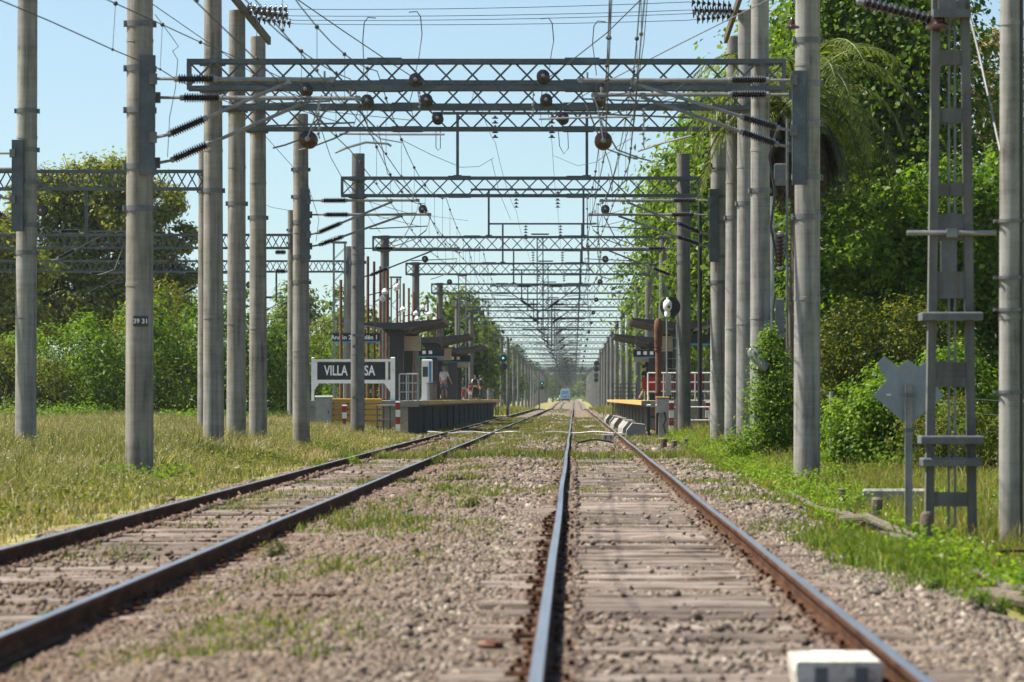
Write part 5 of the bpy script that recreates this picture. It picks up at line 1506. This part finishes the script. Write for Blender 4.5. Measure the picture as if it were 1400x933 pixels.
for i, (px, py, s, lm, lab) in enumerate(((1130,668,.36,'leaf_bright','broad leafy weed at the foot of the pale right mast'),(1165,690,.3,'leaf_bright','low leafy weed spilling onto the right ballast'),(1330,830,.12,'leaf_bright','small bright green weed by the old logs at the right'),
        (1215,655,.42,'leaf_bright','leafy weed behind the concrete stub near the diamond sign'),(372,772,.13,'leaf_olive','small weed against the inside of the near left rail'),
        (478,640,.2,'leaf_bright','green weed standing between the rails of the left track'),(598,640,.2,'leaf_olive','weed beside the left track where the ballast widens'),(640,705,.14,'leaf_olive','scrubby weed on the ballast between the tracks'),(440,622,.24,'leaf_bright','leafy weed by the outermost left rail'),
        (1270,810,.1,'leaf_bright','tiny bright weed at the edge of the right ballast'),(1362,830,.1,'leaf_bright','bright weed under the old log at the right edge'),(60,850,.07,'leaf_olive','blurred weed near the left bottom of the picture'))):
    Y = F*(CAMH+.2)/(py-545)
    Xw = PX(px, Y)
    shrub('weed', lab, (Xw, Y, float(gz(Xw, Y))), [((0,0,s*.5),(s*1.1,s,s*.6)), ((s*.5,0,s*.8),(s*.6,s*.6,s*.4))], 500, s*.1, M[lm], 'weeds by the tracks', 'weed', nclump=40, spread=.3)

def palm():
    t = thing('palm_tree', 'shaggy palm with drooping fronds behind the tall right poles', 'palm', (5.95, 97, 0))
    mb = MB(); mb.lathe([(-.3,.42),(.2,.4),(3,.34),(6,.32),(8.4,.38),(9.2,.3)], (0,0,0), (.02,0,1), 16); mb.build('trunk', M['bark'], t, True)
    def fronds(n, el0, el1, ln, wl, wid, droop, seed):
        q = random.Random(seed); Vs = []; Fs = []; nv = 0; rb = MB()
        for i in range(n):
            az = 2*math.pi*(i*.618)+q.uniform(-.2,.2); el = R(q.uniform(el0, el1)); L = ln*q.uniform(.8,1.1)
            d = Vector((math.cos(az)*math.cos(el), math.sin(az)*math.cos(el), math.sin(el)))
            p = Vector((.0, 0, 9.0)); pts = [p.copy()]
            k = 22
            for s in range(k):
                p = p+d*(L/k); pts.append(p.copy())
                d = (d+Vector((0,0,-droop/k*(1+1.2*s/k)))).normalized()
            rb.path(pts[::2], [.035*(1-.8*j/11)+.006 for j in range(len(pts[::2]))], 4)
            for s in range(2, k):
                u = s/k; dd = (pts[s+1]-pts[s]).normalized(); side = dd.cross(Vector((0,0,1)))
                if side.length < .01: side = Vector((1,0,0))
                side.normalize(); up = side.cross(dd)
                ll = wl*math.sin(math.pi*(.12+.84*u))**.7
                for sg in (-1, 1):
                    for h in (0, .33, .66):
                        b = pts[s].lerp(pts[s+1], h)
                        e = (side*sg*q.uniform(.75,1)+dd*q.uniform(.35,.6)+up*q.uniform(.0,.35)+Vector((0,0,-.35))).normalized()
                        m = b+e*ll*.5; tp = b+e*ll+Vector((0,0,-.22*ll)); w = dd*wid
                        Vs += [b-w*.5, b+w*.5, m+w, m-w*.4]; Fs.append((nv,nv+1,nv+2,nv+3)); nv += 4
                        Vs += [m-w*.4, m+w, tp+w*.1, tp]; Fs.append((nv,nv+1,nv+2,nv+3)); nv += 4
        return np.array([tuple(v) for v in Vs]), np.array(Fs), rb
    V, Fc, rb = fronds(40, 0, 70, 4.0, .55, .026, 1.85, 5)
    link('crown', np_mesh('crown', V, Fc), M['leaf_palm'], t); rb.build('frond_stem', M['leaf_palm'], t, True)
    V, Fc, rb = fronds(60, -60, -15, 2.7, .42, .03, 1.8, 8)
    link('dead_fronds', np_mesh('dead_fronds', V, Fc), M['leaf_dry'], t)
palm()

# ------------------------------------------------------------------ trees and bushes on the left
tree('spreading_tree', 'tall open-crowned tree above the field at the left, branches showing', 'tree', (PX(128,250), 250, 0),
     [((-3,0,15.2),(2.6,2.4,1.4)), ((1,0,16.3),(3,2.6,1.3)), ((4.2,0,14.6),(2,2,1.3)), ((-5.6,0,12.6),(1.9,2,1.3)), ((-1.2,0,12.8),(2.4,2.2,1.4)), ((3.6,0,11.4),(2.2,2,1.3)), ((6,0,12.2),(1.2,1.2,.9)), ((-4,0,9.8),(2.2,2,1.4)), ((.4,0,9.6),(2.3,2,1.3)), ((4,0,8.6),(1.7,1.8,1.2)), ((-6.4,0,8.8),(1.6,1.6,1.2)),((-2.5,0.5,6.6),(2.4,2,1.4)),((2.4,.5,6.4),(2.4,2,1.4)),((5.6,.3,9.6),(1.5,1.5,1.1)),((0,0,14.4),(2.6,2.4,1.3)),((-4.6,-.6,7.4),(2.2,1.8,1.9)),((4.6,-.6,7),(2.2,1.8,2.0)),((0,-.8,8),(2.4,1.8,1.6)),((-1.5,-.8,11),(2.2,1.8,1.5)),((2.4,-.8,13),(2,1.8,1.4))],
     84000, .16, M['leaf_euca'], .42, M['bark'], 'tall trees beyond the field', 14, nclump=260, spread=.2)
tree('spreading_tree', 'tree at the far left picture edge behind the leftmost mast', 'tree', (PX(-10,235), 235, 0),
     [((-1,0,11.4),(2.6,2.4,1.8)), ((1.6,0,9.5),(2,2,1.6)), ((-2,0,8),(2.6,2.4,1.8)), ((1,0,6.6),(2.2,2,1.6)), ((0,0,4),(3,2,2.4))], 20000, .18, M['leaf_euca'], .35, M['bark'], 'tall trees beyond the field', 11, nclump=160, spread=.2)
bl = [(20,470,9,'leaf_olive','bush at the far left edge behind the leftmost mast'),(70,452,7,'leaf_bright','bright bush between the two leftmost masts, left half'),(118,440,9,'leaf_deep','round bush between the two leftmost masts, under the tall tree'),(160,402,8,'leaf_thicket','tall bush just left of the numbered mast'),
      (222,385,8,'leaf_olive','bush with reddish tips right of the numbered mast'),(258,408,8,'leaf_deep','dark tall bush left of the slim grey poles'),(332,392,8,'leaf_deep','dark bush showing between the slim grey poles'),(378,430,7,'leaf_thicket','bush showing left of the stout pole'),(455,440,7,'leaf_olive','bush behind the name board, left of the dark pole'),(500,440,7,'leaf_thicket','bush behind the row of rusty lamp posts')]
for i, (px, py, w, lm, lab) in enumerate(bl):
    Y = 185+(i*37 % 22)+(60 if px > 440 else 0); h = PZ(py, Y)-.1
    q = random.Random(90+i); wm = w*.42*(1 if px < 440 else 1.3)
    blobs = [((q.uniform(-.5,.5)*wm, 0, h*.84), (wm*.42, 1.6, h*.2)), ((-wm*.42, 0, h*.55), (wm*.45, 1.7, h*.3)), ((wm*.42, 0, h*.5), (wm*.45, 1.7, h*.3)), ((0,-.3,h*.3),(wm*.6,1.8,h*.32)), ((-wm*.5,-.4,h*.16),(wm*.4,1.5,h*.18)), ((wm*.5,-.4,h*.16),(wm*.4,1.5,h*.18))]
    shrub('bush', lab, (PX(px,Y), Y, .05), blobs, 8500, .13, M[lm], 'bushes along the left field', 'bush', nclump=150, spread=.17, aspect=.4)
for i, (px, s) in enumerate(((20,.8),(75,.7),(100,.9),(135,.6),(235,.5),(265,.55),(310,.6),(375,.5))):
    Y = 160+(i*17 % 14)
    shrub('field_weed', ('tall weed clump left of the leftmost mast','weed clump right of the leftmost mast','broad weed clump under the bright bushes','weed clump left of the numbered mast','weed clump right of the numbered mast','weed clump left of the slim grey poles','weed clump between the slim grey poles','weed clump left of the stout pole')[i], (PX(px,Y), Y, .05), [((0,0,s*.5),(s*1.6,s,s*.6)), ((s,0,s*.4),(s,s,s*.5))], 1500, .07, M['leaf_bright'], 'weed clumps along the far edge of the field', 'weed', nclump=60, spread=.3)
specks('white_litter', np.array([(PX(a,158),158,.25) for a in (99,115,118)]), .13, M['white_clean'], 'white scraps lying at the edge of the field', 'litter')

# far trees along the line
protos = []
for k in range(3):
    t = tree('far_tree', '', 'tree', (0,0,0), rblobs(7+k, 9+k*1.5, 7, 9, 1.0, (.36,.52), 60+k), 5200, .27, M['leaf_far'], .2, M['bark'], 'trees far down the line', 8, nclump=90, spread=.22)
    protos.append(t)
used = set(); k = 0
spots = [(-11.8,330),(-19,318),(-26,330),(-13.5,372),(-24,360),(-12,420),(-20,440),(-13,490),(-14.5,560),(-12,640),(-14,740),(-13,860),(-15,980),(-12,1120),(-17,1260),(9.6,330),(13,345),(10.5,385),(9.5,440),(11,500),(10,580),(11,680),(10,790),(11,920),(9.5,1060),(12,1220),(-34,300),(-40,330),(17,300),(22,330),(-8,1360),(5,1420),(-2,1500),(14,1380),(-20,1400)]
for x, Y in spots:
    pr = protos[k % 3]
    o = pr if pr.name not in used else copy_tree(pr)
    used.add(pr.name)
    s = rnd.uniform(.8, 1.15)*(1.2 if Y > 900 else 1)
    o.location = (x, Y, float(dip(Y))); o.rotation_euler.z = rnd.uniform(0, 6); o.scale = (s, s, s)
    side = 'left' if x < 0 else 'right'
    o['label'] = f'distant green tree on the {side} of the line, seen between posts and girders'
    k += 1
# the far wood that closes the horizon
n = 26000
X = rng.uniform(-420, 420, n); Y = rng.uniform(1550, 1750, n); top = 9+6*vnoise(X, Y*0, .035, 3)+3*vnoise(X, Y*0, .15, 8)
C = np.stack([X, Y, rng.uniform(0, 1, n)**.7*top], 1)
V, Fc = leaves_np(C, rng.normal(size=(n,3))+np.array([0,-.5,.7]), 1.4, .7)
tag(link('far_wood', np_mesh('far_wood', V, Fc), M['leaf_far']), 'hazy far wood closing the horizon at the end of the line', 'wood', kind='stuff')

# ------------------------------------------------------------------ grass
def field():
    n = 150000
    X = rng.uniform(-34, -5.3, n); Y = 28+(rng.random(n)**1.25)*165
    k = inframe(X, Y, 1.2) & (X < -5.45-.5*vnoise(X, Y, .7, 2)-(.25*(Y > 140)*4.5))
    k &= (rng.random(n) < .35+.65*sstep(-5.5, -6.8, X))
    X = X[k]; Y = Y[k]
    return X, Y
X, Y = field()
hs = (.28+.72*sstep(-5.6, -8.5, X))*(.65+.6*vnoise(X, Y, .25, 4))
tn = vnoise(X, Y, .18, 7)+rng.uniform(-.25, .25, len(X))
a = tn > .62
tip = tufts('field_grass', X[~a], Y[~a], .2, .72, 7, .01, M['grass_field'], 'dry olive grass of the field left of the tracks', .15, .85, hscale=hs[~a])
tip2 = tufts('straw_grass', X[a], Y[a], .25, .68, 7, .009, M['grass_straw'], 'straw coloured seeding grass of the field left of the tracks', .14, .8, hscale=hs[a])
b = rng.random(len(X)) < .22+.6*sstep(.42, .7, vnoise(X, Y, .32, 15))
tufts('green_undergrowth', X[b], Y[b], .1, .4, 7, .016, M['grass_green'], 'fresh green undergrowth in the field left of the tracks', .1, .7, hscale=hs[b])
s = rng.choice(len(tip), 34000, False); specks('seed_heads', tip[s]+rng.normal(0, .04, (len(s), 3)), .016, M['flower_white'], 'pale seed heads sprinkled over the left field')
s = rng.choice(len(tip), 260, False); s = s[(tip[s][:, 1] < 60)]; specks('blue_flowers', tip[s], .02, M['flower_blue'], 'few blue wild flowers near the left edge of the field')
# broad-leaved herbs between the grasses
def herbs(name, X, Y, per, hmax, size, mat, label):
    n = len(X); i = np.repeat(np.arange(n), per); m = len(i)
    hh = hmax*rng.uniform(.35, 1, n)[i]
    x = X[i]+rng.normal(0, .09, m); y = Y[i]+rng.normal(0, .09, m); u = rng.random(m)
    C = np.stack([x, y, gz(x, y)+.02+u*hh], 1)
    V, Fc = leaves_np(C, rng.normal(size=(m, 3))*.7+np.array([0, -.1, 1.0]), size, .45)
    tag(link(name, np_mesh(name, V, Fc), M[mat]), label, 'herbs', kind='stuff')
q = (vnoise(X, Y, .45, 21) > .56) & (rng.random(len(X)) < .34) & (X < -6.0)
herbs('field_herbs', X[q], Y[q], 16, .42, .034, 'leaf_olive', 'low broad-leaved herbs mixed into the left field')
q = ((np.abs(X+7.2) < .8) & (np.abs(Y-60.6) < 1.2) | (np.abs(X+8.4) < .7) & (Y > 83.5) & (Y < 98)) & (rng.random(len(X)) < .7)
herbs('pole_herbs', X[q], Y[q], 18, .4, .036, 'leaf_bright', 'fresh green herbs round the feet of the left poles')
n = 9000
Xf = rng.uniform(-34, 22, n); Yf = 165+(rng.random(n)**1.5)*420
k = inframe(Xf, Yf, 1) & ((Xf < -11.2) | ((Xf < -5.7) & (Yf > 298)) | ((Xf > 2.6) & (Yf > 281)) | (Xf > 8.8) | ((np.abs(Xf+1.6) < .75) & (vnoise(Xf, Yf*.1, .5, 4) > .45)))
tufts('far_grass', Xf[k], Yf[k], .2, .75, 8, .03, M['grass_field'], 'weedy dry grass along the line beyond the platforms', .3, .5, hscale=np.where(np.abs(Xf[k]+1.6) < .8, .3, 1))
# right verge
n = 60000
X = rng.uniform(2.3, 20, n); Y = 27+(rng.random(n)**1.3)*115
mound = np.exp(-((X-2.85)/.5)**2-((Y-33.5)/2.8)**2)
k = inframe(X, Y, 1.0) & ((X > 2.85+.4*sstep(31, 27, Y)+.8*(vnoise(X, Y, .8, 3)-.5)) & (rng.random(n) < .3+.7*sstep(2.8, 3.5, X)) | (rng.random(n) < mound*.9)) & ~((X > 2.4) & (X < 8.6) & (Y > 134))
X = X[k]; Y = Y[k]
hs = .35+.65*sstep(3.2, 4.6, X)+.25*sstep(60, 90, Y)
tufts('verge_grass', X, Y, .12, .36, 8, .01, M['grass_green'], 'bright green grass of the verge right of the tracks', .1, .55, hscale=hs)
c = (rng.random(len(X)) < .5) & (X > 3.0)
tip = tufts('verge_straw', X[c], Y[c], .2, .55, 5, .006, M['grass_pale'], 'pale seeding grass of the verge right of the tracks', .12, .5, hscale=hs[c])
s = rng.choice(len(tip), min(900, len(tip)), False); specks('verge_seed_heads', tip[s]+rng.normal(0,.01,(len(s),3)), .018, M['flower_white'], 'pale furry seed heads over the right verge')
q = (vnoise(X, Y, .5, 23) > .47) & (rng.random(len(X)) < .45) & (X > 2.9) & (X < 9)
herbs('verge_herbs', X[q], Y[q], 16, .34, .034, 'leaf_bright', 'fresh broad-leaved herbs in the verge right of the tracks')
# dense mound and extra bits by the ballast edge
n = 1500
X = rng.normal(2.9, .3, n); Y = rng.normal(33.5, 2.4, n)
tufts('mound_grass', X, Y, .06, .2, 9, .007, M['grass_green'], 'tuft of bright green grass on the right ballast shoulder', .06, .6)
# growth on the ballast and between the sleepers
n = 170000
X = rng.uniform(-5.6, 3.0, n); Y = 19+(rng.random(n)**1.3)*240
k = inframe(X, Y, .5) & (rng.random(n) < grass_band(X, Y)*.45)
for xr in RAILS: k &= np.abs(X-xr) > .06
X = X[k]; Y = Y[k]
hs = 1.25+1.1*np.exp(-((Y-87)/3.2)**2)+.6*sstep(90, 120, Y)-.45*sstep(40, 24, Y)
d = rng.random(len(X)) < .55
tufts('track_grass', X[d], Y[d], .04, .15, 8, .008, M['grass_field'], 'short dry grass growing on the ballast along and across the tracks', .06, .5, hscale=hs[d])
tufts('track_weeds', X[~d], Y[~d], .03, .13, 8, .009, M['grass_green'], 'short green weeds growing on the ballast along and across the tracks', .05, .7, hscale=hs[~d])

# ------------------------------------------------------------------ junk along the right verge
def log(label, pts, r, mat='dead_wood', name='old_log', n=8):
    P3 = [(PX(a, Y), Y, z) for a, Y, z in pts]
    tag(MB().path(P3, r, n).build(name, M[mat], None, True), label, 'log' if name == 'old_log' else 'pipe')
log('rotten grey pole lying along the verge from the ballast to the right edge', [(1268,34.2,-.22),(1300,32,-.17),(1322,30.8,-.2),(1345,29.8,-.17),(1376,28.2,-.2),(1420,27.6,-.2)], [.015,.025,.035,.03,.042,.04])
log('thick rotten log end under the lying pole at the right edge', [(1320,28.6,-.27),(1362,27.8,-.24),(1410,27.2,-.25)], [.05,.065,.06])
log('rusty old signal pipe running along the verge past the concrete stubs', [(1055,62,-.24),(1085,55,-.2),(1120,50,-.24),(1160,46,-.2),(1200,42,-.24),(1240,37.5,-.2),(1275,34.4,-.24)], [.03,.04,.03,.045,.035,.045,.03], 'dead_wood', 'old_pipe')
log('second rotten branch crossing the verge below the ladder post', [(1148,45,-.22),(1185,42.6,-.12),(1225,39.4,-.16),(1260,36.5,-.12)], [.04,.05,.05,.03])
for lab, px, Y, w, h, zz in (('dark tarred stub in front of the ladder post', 1265, 38.5, .15, .42, -.35), ('dark stub at the foot of the pale right mast', 1104, 60, .15, .36, -.3), ('weathered stub in the grass left of the diamond sign', 1198, 47, .15, .32, -.33), ('small dark stub left of the weathered stub', 1150, 53, .12, .2, -.24), ('low dark stub left of the dark mast on the right', 907, 100, .2, .3, -.12), ('low dark stub in the middle of the three on the right', 921, 99, .18, .26, -.12), ('low dark stub nearest the pale mast on the right', 937, 99, .17, .3, -.12)):
    mb = MB(); mb.lathe([(-.2,w*.5),(0,w*.52),(h*.5,w*.47),(h*.9,w*.5),(h,w*.3)], (0,0,0), (.05,0,1), 9)
    tag(mb.build('stub_post', M['dead_wood'], None, True, (PX(px,Y), Y, zz)), lab, 'stub', 'stub posts along the right verge')
t = thing('low_wall', 'low grey concrete kerb wall behind the diamond sign', 'wall', (PX(1228,52), 52, -.4))
MB().cbox((0,0,.1), (1.0,.25,.55), .03).build('block', M['concrete_slab'], t); MB().cbox((.72,0,.05), (.42,.25,.5), .03).build('block', M['concrete_slab'], t)
mb = MB(); mb.path([(0,0,0),(0,0,.26),(.75,0,.28),(.75,0,0)], .016, 6)
tag(mb.build('iron_hoop', M['rail_rust'], None, True, (PX(1366,33.5), 33.5, -.4)), 'bent rusty hoop sticking out of the grass at the right edge', 'hoop')
for i, px in enumerate((887, 899)):
    t = thing('lever_post', ('left', 'right')[i]+' of two black posts with a crossbar before the right platform', 'post', (PX(px,127), 127, -.1), 0, 'black posts before the right platform')
    MB().box((0,0,.5), (.1,.1,1.2)).build('post', M['black_paint'], t); MB().box((.08,0,.72), (.26,.07,.08)).build('arm', M['black_paint'], t)
    MB().cbox((0,0,1.12), (.15,.15,.07), .02).build('cap', M['white_paint'], t)
# wire fence behind the right verge
t = thing('wire_fence', 'sagging wire fence with thin posts behind the right verge', 'fence', (5.2, 74, -.3))
for i in range(5): MB().tube((i*1.5, i*.6, -.2), (i*1.5, i*.6, 1.7), .035, n=7).build('post', M['concrete_slab'], t, True)
mb = MB()
for z in (.5, .9, 1.25, 1.55): mb.path([(i*.75, i*.3, z-.05*(i % 2)) for i in range(9)], .006, 4)
mb.build('strand', M['wire_light'], t, True)

# ------------------------------------------------------------------ air, light, camera
def haze():
    me = MB().box((0, 1990, 15.0), (6300, 4500, 36.0)).mesh('haze')
    m = bpy.data.materials.new('haze'); m.use_nodes = True; nt = m.node_tree
    nt.nodes.remove(nt.nodes['Principled BSDF'])
    v = nt.nodes.new('ShaderNodeVolumePrincipled')
    v.inputs['Color'].default_value = (.86, .92, 1, 1); v.inputs['Density'].default_value = HAZE; v.inputs['Anisotropy'].default_value = .2
    nt.links.new(v.outputs[0], nt.nodes['Material Output'].inputs['Volume'])
    o = link('haze', me, m); tag(o, kind='stuff', label='thin bluish summer haze over the line', cat='haze')
    o.display_type = 'WIRE'
HAZE = .00007
haze()

SUN = Vector((-.56, .08, .82)).normalized()
w = bpy.data.worlds.new('World'); scene.world = w; w.use_nodes = True
nt = w.node_tree; bg = nt.nodes['Background']
sky = nt.nodes.new('ShaderNodeTexSky'); sky.sky_type = 'NISHITA'; sky.sun_disc = False
sky.sun_elevation = math.asin(SUN.z); sky.sun_rotation = math.atan2(SUN.x, SUN.y)
sky.air_density = 1.0; sky.dust_density = 1.0; sky.ozone_density = .35; sky.altitude = 50
tc = nt.nodes.new('ShaderNodeTexCoord'); va = nt.nodes.new('ShaderNodeVectorMath'); va.inputs[1].default_value = (0, 0, .05)
nt.links.new(tc.outputs['Generated'], va.inputs[0]); nt.links.new(va.outputs[0], sky.inputs['Vector'])
nt.links.new(mix(nt, 1.0, sky.outputs[0], (.94, 1.01, 1.0), 'MULTIPLY'), bg.inputs['Color']); bg.inputs['Strength'].default_value = .08
sl = bpy.data.lights.new('sun', 'SUN'); sl.energy = 5.0; sl.angle = R(.53); sl.color = (1, .925, .79)
so = bpy.data.objects.new('sun', sl); COL.objects.link(so)
so.rotation_euler = SUN.to_track_quat('Z', 'Y').to_euler(); so.location = (-20, 10, 60)

cam = bpy.data.cameras.new('camera'); co = bpy.data.objects.new('camera', cam); COL.objects.link(co)
co.location = (0, 0, CAMH); co.rotation_euler = (R(90), 0, 0)
cam.sensor_width = 36; cam.lens = 36*F/1400
cam.shift_x = -85/1400; cam.shift_y = 78.5/1400
cam.clip_start = .5; cam.clip_end = 12000
cam.dof.use_dof = True; cam.dof.focus_distance = 118; cam.dof.aperture_fstop = 4.4
scene.camera = co
scene.view_settings.view_transform = 'Standard'; scene.view_settings.look = 'None'
scene.view_settings.gamma = 1; scene.view_settings.exposure = 1.06; scene.view_settings.use_curve_mapping = False
cy = scene.cycles
cy.use_denoising = True
cy.max_bounces = 6; cy.diffuse_bounces = 3; cy.glossy_bounces = 2; cy.transmission_bounces = 4; cy.volume_bounces = 0; cy.transparent_max_bounces = 4
cy.sample_clamp_indirect = 6; cy.caustics_reflective = False; cy.caustics_refractive = False
